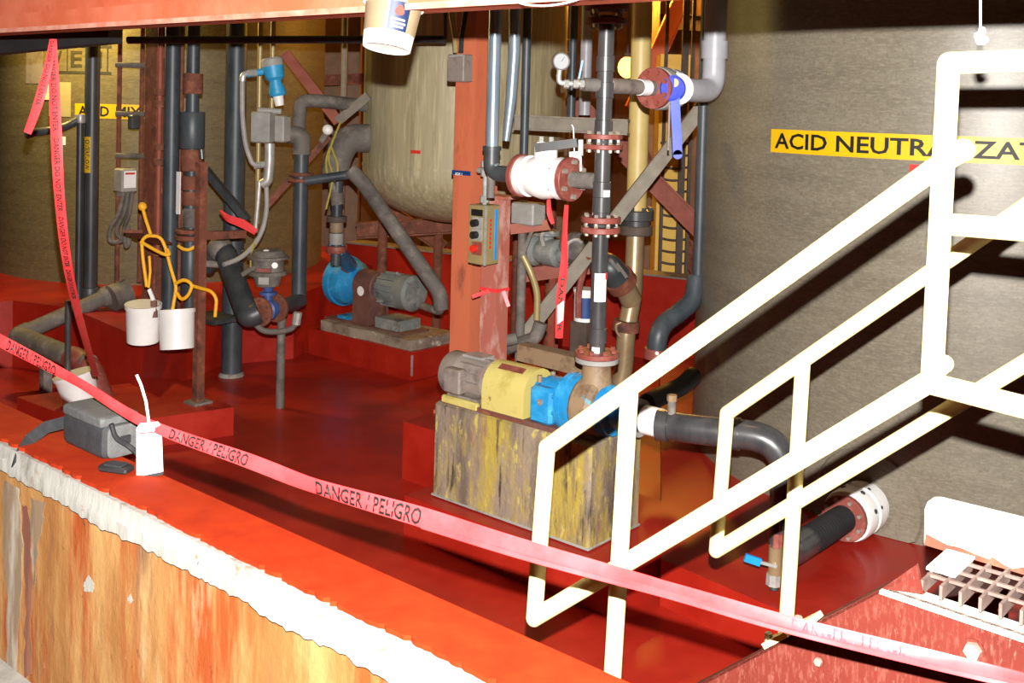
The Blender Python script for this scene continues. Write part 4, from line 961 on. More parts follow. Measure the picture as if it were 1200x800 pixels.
# square steel stand
t = thing('pipe_stand', 'slim square steel stand with a foot plate on the red floor', 'stand', P(233, 472, 6.8))
fz = PZ(232, 472, .3)
link('post', MB().box((fz.x, fz.y, (.3 + P(236, 190, fz.y).z) / 2), (.055, .055, P(236, 190, fz.y).z - .3)), 'rust', t)
link('foot_plate', MB().box((fz.x, fz.y, .307), (.13, .13, .014)), 'pipe_dusty', t)
pa = P(236, 276, fz.y)
link('cross_arm', MB().bar(pa, P(286, 274, fz.y + .25), .05, .05), 'rust', t)
# thick pipe down to floor
bz = PZ(271, 440, FL)
t = thing('drop_pipe', 'thick dark pipe dropping straight to the red floor beside the stand', 'pipe', bz)
ztop = P(283, -60, bz.y).z
link('pipe', MB().cyl((bz.x, bz.y, FL), (bz.x, bz.y, ztop), S(12, bz.y), seg=24), 'pipe_slate', t)
link('floor_collar', MB().lathe((bz.x, bz.y, FL - .002), Z, [(0, S(15, bz.y)), (.02, S(14, bz.y)), (.03, S(12, bz.y))], 24), 'white_paint_peeled', t)
collar(t, bz.x, bz.y, P(272, 300, bz.y).z, P(272, 292, bz.y).z, S(13.5, bz.y), 'pipe_slate')
upright('brown_conduit', 267, -60, 300, 8.3, 5, 'rust', 'thin brown conduit along the left edge of the thick drop pipe')
# tan conduits and transmitter group
t, X, zy = upright('tan_conduit', 304, -40, 262, 7.6, 6, 'panel_brass', 'tan upright conduit left of the blue transmitter')
t, X, zy = upright('tan_conduit', 320, -40, 132, 7.7, 6, 'panel_brass', 'tan upright conduit rising behind the blue transmitter')
tr = thing('level_transmitter', 'blue transmitter head with grey cap and white nozzle on a side arm', 'instrument', P(324, 122, 7.4))
tax = (P(318, 68, 7.4) - P(328, 124, 7.4)).normalized()
def TX(t_): return P(328, 124, 7.4) + tax * t_
TL = (P(318, 68, 7.4) - P(328, 124, 7.4)).length
link('nozzle', MB().lathe(TX(0), tax, [(0, S(5, 7.4)), (TL * .22, S(6.5, 7.4))], 20), 'white_plastic', tr)
link('lower_body', MB().lathe(TX(TL * .2), tax, [(0, S(8, 7.4)), (.01, S(9.5, 7.4)), (TL * .1, S(10, 7.4)), (TL * .3, S(7, 7.4)), (TL * .34, S(7.5, 7.4))], 24), 'transmitter_blue', tr)
link('upper_body', MB().lathe(TX(TL * .53), tax, [(0, S(8, 7.4)), (.02, S(11, 7.4)), (TL * .3, S(12.5, 7.4))], 24), 'transmitter_blue', tr)
link('cap', MB().lathe(TX(TL * .83), tax, [(0, S(12.8, 7.4)), (TL * .13, S(12.8, 7.4)), (TL * .17, S(11, 7.4))], 24), 'grey_paint', tr)
link('arm', MB().cyl(P(314, 83, 7.4), P(290, 87, 7.4), S(4, 7.4)), 'transmitter_blue', tr)
link('arm_union', MB().cyl(P(302, 85, 7.4), P(290, 86, 7.4), S(4.6, 7.4), seg=8), 'galvanised', tr)
link('elbow_fitting', MB().tube([P(292, 86, 7.4), P(285, 87, 7.4), P(284, 95, 7.4)], S(3.6, 7.4), .03, 10), 'galvanised', tr)
link('flex_conduit', MB().tube([P(284, 92, 7.4), P(284, 140, 7.4), P(288, 172, 7.4), P(296, 193, 7.4), P(306, 194, 7.4)], S(2.8, 7.4), .15, 10), 'grey_paint', tr)
bx_ = thing('control_box', 'pair of plain grey electrical boxes under the blue transmitter', 'box', P(318, 168, 7.5))
c1 = P(309, 149, 7.5); c2 = P(331, 151, 7.42)
link('large_box', MB().box(c1, (S(24, 7.5), .12, S(36, 7.5)), (Vector((1, -.25, 0)).normalized(), Vector((.25, 1, 0)).normalized(), Z), .008), 'grey_paint', bx_)
link('small_box', MB().box(c2, (S(13, 7.4), .1, S(31, 7.4)), (Vector((1, -.35, 0)).normalized(), Vector((.35, 1, 0)).normalized(), Z), .008), 'grey_paint', bx_)
link('top_pipe', MB().cyl(P(303, 129, 7.5), P(330, 131, 7.5), S(3.5, 7.5)), 'grey_paint', bx_)
cf = thing('conduit_fittings', 'cluster of shiny silver conduit fittings and tubes below the grey boxes', 'fitting', P(304, 268, 7.45))
link('tee_body', MB().tube([P(316, 168, 7.42), P(316, 190, 7.42), P(314, 212, 7.42), P(307, 216, 7.42)], S(6, 7.4), .06, 12), 'galvanised', cf)
link('side_fitting', MB().tube([P(317, 192, 7.42), P(305, 193, 7.42), P(298, 195, 7.42)], S(4, 7.4), .03, 10), 'galvanised', cf)
link('tube', MB().tube([P(304, 212, 7.43), P(302, 240, 7.43), P(299, 272, 7.43)], S(2.8, 7.4), 0, 10), 'galvanised', cf)
link('tube', MB().tube([P(312, 212, 7.43), P(313, 246, 7.43), P(308, 270, 7.43), P(298, 288, 7.4), P(282, 303, 7.3), P(262, 310, 7.2)], S(2.8, 7.4), .1, 10), 'grey_paint', cf)
# red ribbon
rb = Ribbon([P(258, 247, 7.35), P(268, 256, 7.3), P(284, 262, 7.3), P(300, 272, 7.3)], [S(3, 7.3), S(8, 7.3), S(10, 7.3), S(7, 7.3)], [Vector((.2, .2, 1)).normalized()] * 4, .01)
solo('red_ribbon', rb.mesh(.003), 'tape_red', 'short piece of red tape caught on the silver conduits', 'tape')
solo('steel_bar', MB().bar(P(240, 198, 7.5), P(290, 258, 7.4), .05, .05), 'pipe_dark', 'dark diagonal bar slanting down to the silver conduits', 'bar')
# pipe going from (345,150) loop to the reactor
t = thing('return_pipe', 'dusty grey pipe with a high elbow running to the reactor', 'pipe', P(351, 160, 8.0))
link('pipe', MB().tube([P(349, 168, 8.0), P(352, 118, 8.0), P(372, 118, 8.0), P(430, 124, 8.25)], S(8, 8), .16, 18), 'pipe_dusty', t)
t = thing('riser_pipe', 'slate upright pipe with a dusty cap above the far blue valve', 'pipe', P(352, 352, 7.7))
ra = P(352, 250, 7.7)
ztp = P(352, 158, 7.7).z; zbt = P(352, 356, 7.7).z
link('pipe', MB().tube([Vector((ra.x - .16, 7.66, ztp)), Vector((ra.x, 7.7, ztp)), Vector((ra.x, 7.7, zbt)), P(334, 357, 7.55)], S(8.5, 7.7), .1, 18), 'pipe_slate', t)
link('elbow_cap', MB().tube([Vector((ra.x - .1, 7.67, ztp)), Vector((ra.x, 7.7, ztp)), Vector((ra.x, 7.7, ztp - .14))], S(10.5, 7.7), .09, 18), 'pipe_dusty', t)
for y in (204, 211): collar(t, ra.x, 7.7, P(352, y + 2, 7.7).z, P(352, y - 2, 7.7).z, S(15, 7.7), 'rust', 'clamp')
# horizontal blue pipe and its diagonal run
t = thing('drain_run', 'grey-brown pipe slanting down below the reactor to the orange column', 'pipe', P(515, 345, 7.4))
link('level_run', MB().tube([P(358, 212, 7.6), P(420, 203, 7.6)], S(5.5, 7.6), 0, 14), 'pipe_slate', t)
link('slanted_run', MB().tube([P(410, 199, 7.6), P(424, 212, 7.6), P(516, 344, 7.35), P(517, 362, 7.35)], S(9, 7.5), .08, 16), 'pipe_dusty', t)
link('drain_tail', MB().tube([P(517, 352, 7.35), P(517, 366, 7.4), P(494, 358, 7.6)], S(4.5, 7.4), .05, 12), 'pipe_dusty', t)
# big elbow from the reactor down to the far pump
t = thing('reactor_outlet_pipe', 'large dark elbow leaving the reactor and feeding the far blue pump', 'pipe', P(395, 300, 8.0))
link('elbow', MB().tube([P(432, 162, 8.1), P(405, 162, 8.05), P(391, 200, 8.0), P(396, 240, 7.98)], [S(17, 8)] * 10 + [S(16, 8)] * 6 + [S(8, 8)] * 4, .25, 20), 'pipe_dusty', t)
xx = P(395, 240, 7.98)
def RZ(py): return P(395, py, 7.98).z
link('drop', MB().cyl((xx.x, xx.y, RZ(310)), (xx.x, xx.y, RZ(205)), S(6.5, 8), seg=16), 'pipe_slate', t)
for y0, y1, wp, m, nm in ((253, 260, 24, 'steel_dark', 'flange'), (260, 272, 16, 'pump_brown', 'nipple'), (273, 286, 17, 'grey_paint', 'sleeve'), (288, 296, 23, 'flange_red', 'flange')):
    collar(t, xx.x, xx.y, RZ(y1), RZ(y0), S(wp / 2, 8), m, nm)
# slanted red braces
solo('brace', MB().bar(P(334, 62, 8.3), P(397, 143, 8.2), .08, .03, TOW), 'brace_red', 'red angle brace slanting down right of the blue transmitter', 'brace')
solo('brace', MB().bar(P(396, 142, 8.15), P(432, 112, 8.1), .07, .03, TOW), 'steel_channel', 'short grey brace climbing to the reactor edge', 'brace')
solo('brace', MB().bar(P(312, 242, 7.9), P(386, 160, 8.0), .05, .03, TOW), 'rust', 'rusty angle brace behind the slate riser', 'brace')
t, X, zy = upright('thin_post', 404, -60, 142, 8.9, 7, 'steel_channel', 'pair-side thin grey post left of the reactor', 'post')
t['label'] = 'thin grey upright post just left of the reactor top'
# yellow-green rope
rp = [P(399, 143, 7.9), P(388, 170, 7.8), P(384, 188, 7.75), P(391, 205, 7.7), P(387, 225, 7.7), P(382, 245, 7.7)]
t = thing('olive_cord', 'faded yellow-green cord draped over the pipes beside the reactor', 'rope', rp[-1])
link('strand', MB().tube(rp, .008, .1, 8), 'rope_olive', t)
link('strand', MB().tube([P(388, 172, 7.78), P(397, 195, 7.7), P(393, 215, 7.68), P(383, 205, 7.7), P(382, 186, 7.75), P(387, 172, 7.78)], .008, .08, 8), 'rope_olive', t)
mb = MB(); mb.sphere(P(384, 152, 7.85), .04, 14); 
pl_ = thing('pipe_plug', 'white ball-shaped plug on a rusty fitting near the reactor elbow', 'plug', P(384, 156, 7.85)); link('ball', mb, 'white_plastic', pl_)
link('stem', MB().cyl(P(384, 153, 7.85), P(377, 165, 7.9), .025), 'pipe_dusty', pl_)

# ================================================================== VALVE LINE AND FLOOR PIPES (left)
t = thing('slanted_pipe', 'fat dark pipe slanting down into the blue valve left of the far pump', 'pipe', P(290, 378, 7.2))
link('pipe', MB().tube([P(240, 312, 7.55), P(256, 290, 7.5), P(264, 296, 7.45), P(291, 372, 7.1), P(303, 366, 7.12)], S(13, 7.3), .1, 20), 'pipe_dark', t)
link('rounded_end', MB().sphere(P(258, 291, 7.47), S(15, 7.4)), 'pipe_dusty', t)
link('saddle', MB().cyl(P(240, 309, 7.4), P(274, 311, 7.4), S(4, 7.4)), 'pipe_dusty', t)
dirv = (P(352, 352, 7.6) - P(300, 366, 7.15)).normalized()
dv_ = thing('diaphragm_valve', 'small blue valve with rusty flanges and a dirty actuator on top', 'valve', P(314, 378, 7.25))
va = P(314, 363, 7.25)
link('body', MB().lathe(va - dirv * .07, dirv, [(0, .05), (.03, .05), (.05, .075), (.09, .075), (.11, .05), (.14, .05)], 20), 'valve_blue', dv_)
for s_ in (-.085, .085): flange(dv_, va + dirv * s_, dirv, .1, .025, 'rust', 6, .01, True, bm='rust')
link('bonnet', MB().lathe(va, Z, [(0, .03), (.1, .03), (.105, .06), (.125, .06), (.13, .03), (.16, .04)], 16), 'valve_blue', dv_)
ac = P(314, 312, 7.22)
link('actuator', MB().lathe(ac - Z * .13, Z, [(0, .08), (.07, .1), (.075, .13), (.1, .13), (.105, .11), (.18, .11), (.185, .14), (.2, .14), (.205, .12), (.24, .1), (.25, .02)], 24), 'pipe_dusty', dv_)
link('actuator_label', MB().box(ac + TOW * .1 - Z * .08, (.07, .04, .05), (Vector((1, 0, 0)), Vector((0, 1, 0)), Z)), 'grey_paint', dv_)
link('red_band', MB().box(ac + TOW * .108 - Z * .01, (.09, .02, .025), (Vector((1, 0, 0)), Vector((0, 1, 0)), Z)), 'flange_red', dv_)
link('white_dome', MB().sphere(P(312, 298, 7.17), .035), 'white_plastic', dv_)
link('blue_knob', MB().sphere(P(321, 298, 7.17), .025), 'valve_blue', dv_)
link('tube_fitting', MB().cyl(P(320, 311, 7.1), P(322, 311, 7.02), .02), 'white_plastic', dv_)
link('air_tube', MB().tube([P(303, 312, 7.15), P(293, 316, 7.15), P(284, 322, 7.15)], S(3, 7.15), .02, 8), 'pipe_dusty', dv_)
link('air_tube', MB().tube([P(304, 330, 7.2), P(294, 320, 7.2), P(294, 300, 7.25), P(298, 285, 7.3)], .008, .05, 8), 'rope_olive', dv_)
link('outlet', MB().cyl(va + dirv * .08, P(352, 352, 7.68), S(8.5, 7.5), seg=18), 'pipe_dark', dv_)
link('support_leg', MB().cyl(P(330, 370, 7.35), (P(330, 370, 7.35).x, 7.35 + .0, FL), S(5, 7.35), seg=12), 'pipe_dusty', dv_)
link('bypass_tube', MB().tube([P(298, 378, 7.15), P(308, 388, 7.15), P(325, 389, 7.2), P(345, 385, 7.3), P(350, 368, 7.4)], S(3.5, 7.2), .08, 10), 'pipe_dusty', dv_)
link('bypass_valve', MB().cyl(P(347, 380, 7.28), P(349, 366, 7.28), .03, seg=10), 'galvanised', dv_)
solo('pipe_shelf', MB().box(P(250, 372, 7.9), (.36, .25, .03)), 'pipe_dark', 'dark flat shelf plate behind the hanging buckets', 'shelf')

# floor pipe at far left
t = thing('pit_pipe', 'dusty grey pipe bending along the left pit corner, its end wrapped in red tape', 'pipe', P(125, 485, 6.9))
i0, i1, i2, i3 = P(126, 347, 8.05), P(21, 393, 7.6), P(104, 427, 6.95), P(126, 486, 6.85)
link('long_run', MB().tube([i0, i1], S(9.5, 7.7), 0, 16), 'pipe_dusty', t)
link('elbow', MB().tube([i0 * .12 + i1 * .88, i1, i1 * .85 + i2 * .15], S(11, 7.6), .12, 16), 'pipe_dusty', t)
link('short_run', MB().tube([i1, i2], S(12, 7.2), 0, 16), 'pipe_dusty', t)
link('taped_elbow', MB().tube([i1 * .22 + i2 * .78, i2, i3], S(14, 6.9), .16, 18), 'flange_red', t)
link('end_joint', MB().sphere(i0, S(13, 8.05), 14), 'pipe_dusty', t)
g_ = P(54, 415, 7.3); link('support', MB().box((g_.x, g_.y, (g_.z + FL) / 2), (.06, .06, g_.z - FL)), 'pipe_dusty', t)
link('flange', MB().cyl(P(130, 350, 8.0), P(150, 342, 8.1), S(16, 8)), 'pipe_dusty', t)
t, X, zy = upright('black_rod', 79.5, 352, 442, 6.75, 7, 'pipe_black', 'short black rod standing in the white bucket in the pit', 'rod')
bq = PZ(92, 474, .305)
bucket('bucket', 'white bucket on the pit floor behind the camera bag', bq + Z * .2 + Vector((-.03, 0, 0)), Vector((-.25, -.05, 1)), .2, .125, .105)
# hanging buckets with yellow rope
bA = P(168, 356, 6.6); bucket('hanging_bucket', 'white bucket tied with yellow rope, left of the pair', bA, Vector((.03, -.1, 1)), S(45, 6.6), S(20, 6.6), S(18.5, 6.6), group='pair of roped buckets')
bB = P(207, 362, 6.58); bucket('hanging_bucket', 'tilted white bucket tied with yellow rope, right of the pair', bB, Vector((-.08, .16, 1)), S(46, 6.58), S(20.5, 6.58), S(19.5, 6.58), group='pair of roped buckets')
mk = MB()
t = thing('paint_brush', 'paint brush with rusty bristles stuck in the left hanging bucket', 'brush', P(177, 368, 6.55))
link('handle', MB().bar(P(180, 352, 6.56), P(175, 339, 6.6), .022, .012, TOW), 'white_card', t)
link('bristles', MB().bar(P(181, 372, 6.55), P(180, 352, 6.56), .035, .02, TOW), 'bracket_brown', t)
bp0, bp1 = P(156, 271, 6.75), P(192, 284, 7.0)
solo('bracket', MB().bar(bp0, P(197, 288, 7.45), .12, .02), 'rust', 'rusty flat bracket that holds the yellow rope', 'bracket')
t = thing('yellow_rope', 'bright yellow rope looped over the rusty bracket holding the buckets', 'rope', P(210, 345, 6.6))
yr = .011
link('knot', MB().sphere(P(167, 242, 6.75), .028, 10), 'rope_yellow', t)
link('strand', MB().tube([P(167, 243, 6.75), P(171, 258, 6.72), P(177, 276, 6.7)], yr, 0, 8), 'rope_yellow', t)
link('strand', MB().tube([P(188, 345, 6.6), P(172, 336, 6.62), P(167, 300, 6.65), P(166, 282, 6.65), P(172, 276, 6.65), P(188, 277, 6.65), P(194, 290, 6.65), P(201, 318, 6.62), P(207, 336, 6.6), P(204, 352, 6.58), P(202, 364, 6.58)][1:], yr, .12, 8), 'rope_yellow', t)
link('strand', MB().tube([P(165, 283, 6.64), P(178, 291, 6.62), P(192, 298, 6.6), P(199, 299, 6.6), P(196, 292, 6.62)], yr, .06, 8), 'rope_yellow', t)
link('strand', MB().tube([P(206, 332, 6.58), P(216, 327, 6.56), P(226, 333, 6.55), P(221, 346, 6.55), P(213, 352, 6.56), P(207, 343, 6.58)], yr, .06, 8), 'rope_yellow', t)
link('strand', MB().tube([P(226, 335, 6.55), P(236, 338, 6.6), P(248, 341, 6.65), P(254, 350, 6.65), P(252, 371, 6.65)], yr, .08, 8), 'rope_yellow', t)
link('strand', MB().tube([P(174, 337, 6.6), P(176, 318, 6.62), P(175, 300, 6.64)], yr * .8, 0, 8), 'rope_yellow', t)
link('strand', MB().tube([P(209, 288, 7.0), P(214, 292, 6.98), P(222, 293, 6.98), P(228, 289, 7.0)], yr, .03, 8), 'rope_yellow', t)
# long black horizontal pipe under the beam
t = thing('header_pipe', 'long black horizontal pipe behind the pail and left pipes', 'pipe', P(240, 50, 7.0))
link('pipe', MB().cyl(P(150, 47, 7.05), P(522, 46, 6.6), S(4.5, 6.9)), 'pipe_dark', t)
link('hanger', MB().bar(P(522, 46, 6.55), P(522, -60, 6.55), .02, .02), 'steel_dark', t)
solo('shaded_beam', MB().bar(P(-30, 52, 5.2), P(135, 35, 4.9), .09, .12), 'black_rubber', 'steel member coloured black for the shade under the left end of the overhead beam', 'beam')  # black colour stands in for the overhead beam's shadow on this member

# ================================================================== FAR PUMP
slab = thing('pump_slab', 'broken-edged concrete slab under the far pump', 'slab', FP(-.6, .3, .34))
rk = random.Random(4); outl = []
for i in range(12): outl.append((-1.12 + i * .098, rk.uniform(-.006, .02)))
pl0 = [FP(u, .02 + j, .42) for u, j in outl] + [FP(-.03, .3, .42), FP(-.03, .52, .42), FP(-1.12, .5, .42)]
link('slab', MB().prism(pl0, .34), 'concrete_old', slab)
fpz = .42
fpu = thing('pump', 'dirty blue pump and finned grey motor on the far concrete slab', 'pump', FP(-.6, .26, fpz))
FAX = FP(-1.1, .24, P(398, 330, 8.3).z - .0)
# axis height from the photo
za = P(466, 357, 8.0).z
def FA(u, dz=0, dv=0): return Vector((fp.x, fp.y, za)) + U * (u - 1.1) + V * (.24 + dv) + Z * dz
link('volute', MB().lathe(FA(.03), U, [(-.08, .09), (-.08, .13), (-.05, .19), (.04, .2), (.12, .18), (.17, .13), (.25, .11)], 36), 'pump_blue', fpu)
link('volute_scroll', MB().lathe(FA(-.03), U, [(0, .19), (.01, .215), (.07, .215), (.08, .19)], 36), 'pump_blue', fpu)
link('rust_patch', MB().box(FA(.16, .12, -.12), (.06, .04, .08), (U, (V + Z).normalized(), (Z - V).normalized()), .012), 'flange_red', fpu)
link('suction_flange', MB().cyl(FA(-.14), FA(-.04), .1, seg=24), 'pump_brown', fpu)
link('volute_foot', MB().box(Vector((FA(.12).x, FA(.12).y, fpz + .02)), (.14, .2, .04)), 'pump_blue', fpu)
link('bearing_bracket', MB().box(Vector((FA(.37).x, FA(.37).y, (fpz + za) / 2)) - V * .02, (.2, .22, za - fpz)), 'bracket_brown', fpu)
bk_ = link('bracket_hood', MB().lathe(FA(.25), U, [(0, .11), (.01, .13), (.22, .13), (.23, .12)], 28), 'bracket_brown', fpu)
link('maker_plate', MB().lathe(FA(.37, -.03, -.132), -V, [(0, .04), (.002, .04)], 20), 'label_white', bk_)
link('motor', MB().lathe(FA(.5), U, [(0, .11), (.02, .125), (.22, .125), (.23, .142), (.36, .145), (.385, .125), (.39, .08), (.385, .03)], 32), 'motor_dirty', fpu)
for k in range(16):
    q = 2 * math.pi * k / 16; d = V * math.cos(q) + Z * math.sin(q); link('cooling_fin', MB().box(FA(.62) + d * .132, (.19, .008, .02), (U, U.cross(d), d)), 'motor_dirty', fpu)
link('motor_foot', MB().box(Vector((FA(.68).x, FA(.68).y, fpz + .05)), (.28, .24, .10)), 'motor_dirty', fpu)
link('lifting_eye', MB().sphere(FA(.66, .14), .012, 8), 'galvanised', fpu)
link('base_plate', MB().box(Vector((FA(.42).x, FA(.42).y, fpz + .008)), (.95, .3, .016)), 'bracket_brown', fpu)
link('discharge_nozzle', MB().cyl(FA(.1, .12), Vector((xx.x, xx.y, RZ(292))), .06), 'pump_blue', fpu)


# ================================================================== COLUMN FITTINGS, CONTROL PANEL
t = thing('switch_box', 'tall grey switch box with cables on top of the orange column', 'box', P(537, 96, 6.0))
sb = CF(539, 80, .05)
link('box', MB().box(sb, (.13, .08, S(32, 6.1)), bev=.006), 'motor_grey', t)
link('clamp_bar', MB().bar(CF(528, 66, .1), CF(543, 65, .1), .02, .012), 'galvanised', t)
link('cable', MB().tube([CF(534, 62, .05), CF(533, 40, .05), CF(528, 15, .05), CF(526, -60, .05)], .014, .08, 8), 'panel_brass', t)
link('cable', MB().tube([CF(540, 62, .05), CF(541, 40, .06), CF(546, 15, .06), CF(546, -60, .06)], .014, .08, 8), 'black_rubber', t)
ps = thing('support_post', 'faded pink-red steel post behind the control panel', 'post', PD(0, .55, .45))
pw = P(580, 320, 5.85); ztp = P(580, 232, 5.85).z
link('post', MB().box((pw.x, pw.y, (.45 + ztp) / 2), (.115, .1, ztp - .45)), 'post_faded', ps)
link('top_plate', MB().box((pw.x + .02, pw.y, ztp + .008), (.17, .14, .016)), 'post_faded', ps)
mb = MB()
zt_ = P(580, 340, 5.8).z
link('ribbon_band', MB().box((pw.x, pw.y, zt_), (.122, .107, .02)), 'tape_red', ps)
link('ribbon_tail', MB().bar((pw.x - .03, pw.y - .075, zt_), (pw.x - .12, pw.y - .1, zt_ - .03), .02, .006, TOW), 'tape_red', ps)
link('ribbon_tail', MB().bar((pw.x + .05, pw.y - .07, zt_), (pw.x + .08, pw.y - .09, zt_ - .08), .02, .006, TOW), 'tape_red', ps)
cpn = thing('push_button_station', 'narrow brass-coloured push-button panel with black knobs and a red button', 'switch panel', P(562, 308, 5.7))
cc = P(567, 274, 5.72); bwU, bwV, bh = .125, .115, S(70, 5.7)
bod = link('housing', MB().box(cc, (bwU, bwV, bh), bev=.005), 'panel_brass', cpn)
def PF(u, z, o=0): return cc - V * (bwV / 2 + o) + U * u + Z * z
link('name_plate', MB().box(PF(0, bh * .37, .002), (.08, .004, .035)), 'black_ink', bod)
for z in (bh * .2, 0):
    kb = link('knob_plate', MB().box(PF(.005, z, .002), (.07, .004, .06)), 'galvanised', bod)
    link('knob', MB().cyl(PF(0, z, 0), PF(0, z, .035), .02), 'black_rubber', kb)
kb = link('button_plate', MB().box(PF(.005, -bh * .23, .002), (.07, .004, .07)), 'flange_red', bod)
link('red_button', MB().cyl(PF(-.005, -bh * .23, 0), PF(-.005, -bh * .23, .03), .02), 'red_plastic', kb)
for k in range(7): link('red_mark', MB().box(cc + U * (bwU / 2 + .002) + V * -.02 + Z * (bh * (.25 - k * .075)), (.004, .014, .014)), 'red_plastic', bod)
link('cyan_strip', MB().box(cc + U * (bwU / 2 + .002) + V * .025 + Z * .0, (.004, .016, bh * .85)), 'handle_cyan', bod)
link('edge_strip', MB().box(cc + U * (bwU / 2) - V * (bwV / 2), (.01, .01, bh)), 'galvanised', bod)
link('mount', MB().bar(cc + V * .05, Vector((pw.x, pw.y, cc.z)), .06, .06), 'rust', cpn)
ct = cc + Z * bh / 2
link('conduit', MB().tube([ct - Z * .01, ct + Z * .2, ct + Z * .32 + U * .03, P(581, 160, 5.6)], .013, .1, 10), 'galvanised', cpn)
for dz in (.01, .15, .2): link('conduit_fitting', MB().cyl(ct + Z * dz, ct + Z * (dz + .035), .026, seg=8), 'galvanised', cpn)
link('side_outlet', MB().cyl(ct + Z * .18 - U * .05, ct + Z * .18 + U * .04, .016), 'galvanised', cpn)

# ================================================================== MIDDLE BACKGROUND
t = thing('channel_beam', 'grey horizontal steel channel crossing behind the black upright pipe', 'beam', P(670, 146, 6.3))
q0, q1 = P(603, 143, 6.35), P(736, 149, 6.1)
link('web', MB().bar(q0, q1, .01, S(17, 6.2)), 'steel_channel', t)
for z in (-1, 1): link('flange_plate', MB().bar(q0 + Z * z * S(8, 6.2) + TOW * .03, q1 + Z * z * S(8, 6.2) + TOW * .03, .06, .01), 'steel_channel', t)
zlow = .5
st2 = thing('stand_frame', 'grey pipe stand with a side arm behind the white ball valve', 'stand', P(612, 400, 6.3))
mb = MB(); sa = P(611, 330, 6.3); link('upright', MB().cyl((sa.x, 6.3, TP - .02), (sa.x, 6.3, P(611, 235, 6.3).z), S(5.5, 6.3)), 'pipe_dusty', st2)
link('arm', MB().bar(P(598, 268, 6.25), P(648, 262, 6.25), .06, .06), 'brace_red', st2)
link('knee', MB().bar(P(612, 300, 6.28), P(624, 268, 6.28), .02, .02), 'pipe_dusty', st2)
solo('grey_box', MB().box(P(619, 250, 6.25), (.17, .12, .13), bev=.008), 'grey_paint', 'plain grey box under the white ball valve', 'box')
solo('yellow_conduit', MB().tube([P(613, 300, 6.22), P(622, 318, 6.2), P(630, 342, 6.2), P(629, 375, 6.2)], S(4, 6.2), .1, 12), 'panel_brass', 'bent beige conduit beside the grey pipe stand', 'conduit')
t = thing('diagonal_strut', 'long grey channel strut slanting across the middle behind the pipes', 'strut', P(615, 400, 6.4))
d0, d1 = P(826, 122, 6.3), P(606, 405, 6.3)
link('web', MB().bar(d0, d1, S(14, 6.3), .012, TOW), 'steel_channel', t)
ddir = (d1 - d0).normalized(); dpp = ddir.cross(TOW).normalized()
for s_ in (-1, 1): link('lip', MB().bar(d0 + dpp * s_ * S(7, 6.3) + TOW * -.02, d1 + dpp * s_ * S(7, 6.3) + TOW * -.02, .012, .04, TOW), 'steel_channel', t)
t = thing('floor_elbow', 'dusty pipe elbow lying behind the near motor', 'pipe', P(610, 402, 6.2))
link('pipe', MB().tube([P(588, 410, 6.2), P(612, 401, 6.1), P(628, 396, 6.0), P(634, 378, 6.0)], S(8, 6.1), .09, 14), 'pipe_dusty', t)
link('stub', MB().cyl(P(590, 400, 6.05), P(606, 396, 6.05), S(7, 6.05)), 'pipe_dusty', t)
solo('timber', MB().bar(P(612, 411, 5.9), P(700, 432, 5.6), .1, .09), 'pump_brown', 'dirty brown timber lying behind the near pump', 'timber')
# dirty machine behind
t = thing('valve_cluster', 'dirty grey valve and actuator cluster behind the hanging red tape', 'valve', P(645, 330, 6.9))
va = P(640, 295, 6.9)
link('body', MB().lathe(va - U * .16, U, [(0, .06), (.02, .1), (.08, .1), (.1, .07), (.18, .09), (.26, .09), (.28, .06), (.34, .06)], 20), 'motor_dirty', t)
link('bonnet', MB().lathe(va, Z, [(0, .05), (.1, .05), (.11, .09), (.14, .09), (.15, .04), (.2, .04)], 16), 'motor_dirty', t)
link('side_body', MB().lathe(P(672, 290, 6.8), Vector((.3, -.6, .6)), [(-.1, .07), (0, .1), (.08, .07), (.12, .03)], 16), 'pipe_dusty', t)
link('tube', MB().tube([P(637, 288, 6.8), P(634, 276, 6.8), P(640, 270, 6.8), P(648, 274, 6.8)], .014, .04, 8), 'galvanised', t)
link('tube', MB().tube([P(664, 305, 6.7), P(665, 284, 6.7), P(676, 280, 6.7), P(682, 284, 6.7)], .012, .04, 8), 'galvanised', t)
link('shelf_beam', MB().bar(P(610, 322, 6.95), P(690, 312, 6.95), .08, .09), 'brace_red', t)
link('leg', MB().bar(P(650, 320, 6.95), Vector((P(650, 320, 6.95).x, 6.95, TP - .2)), .05, .05), 'brace_red', t)
rb = Ribbon([P(664, 240, 5.3), P(662, 270, 5.3), P(661, 310, 5.32), P(657, 350, 5.32), P(655, 396, 5.33)], [S(5, 5.3), S(6, 5.3), S(9, 5.3), S(11, 5.3), S(9, 5.3)], [Vector((1, .2, 0)).normalized(), Vector((1, -.3, 0)).normalized(), Vector((1, .1, 0)).normalized(), Vector((1, -.2, 0)).normalized(), Vector((1, 0, 0))], .008)
t = thing('barrier_tape', 'short red danger tape tail hanging below the white ball valve', 'tape', P(655, 396, 5.33)); o = link('ribbon', rb.mesh(.002), 'tape_red', t)
link('print', MB().prism([P(653, 358, 5.3), P(661, 352, 5.3), P(660, 375, 5.3), P(653, 380, 5.3)], ext=Vector((0, .001, 0))), 'white_card', o)
vs, fs, wd = text_geo('DANGER'); L_ = rb.cum[-1]; T, A, N = rb.frame(16); so = .002 if N.dot(TOW) > 0 else -.005; fl = 1 if N.dot(TOW) > 0 else -1
link('lettering', MB().add([rb.at(L_ * (.55 + .4 * x / wd), fl * (-.5 + y), so * 1.5) for x, y in vs], fs), 'ink_faded', o)
t = thing('pink_tape_tail', 'thin pink tape scrap under the left end of the ball valve', 'tape', P(644, 262, 5.35))
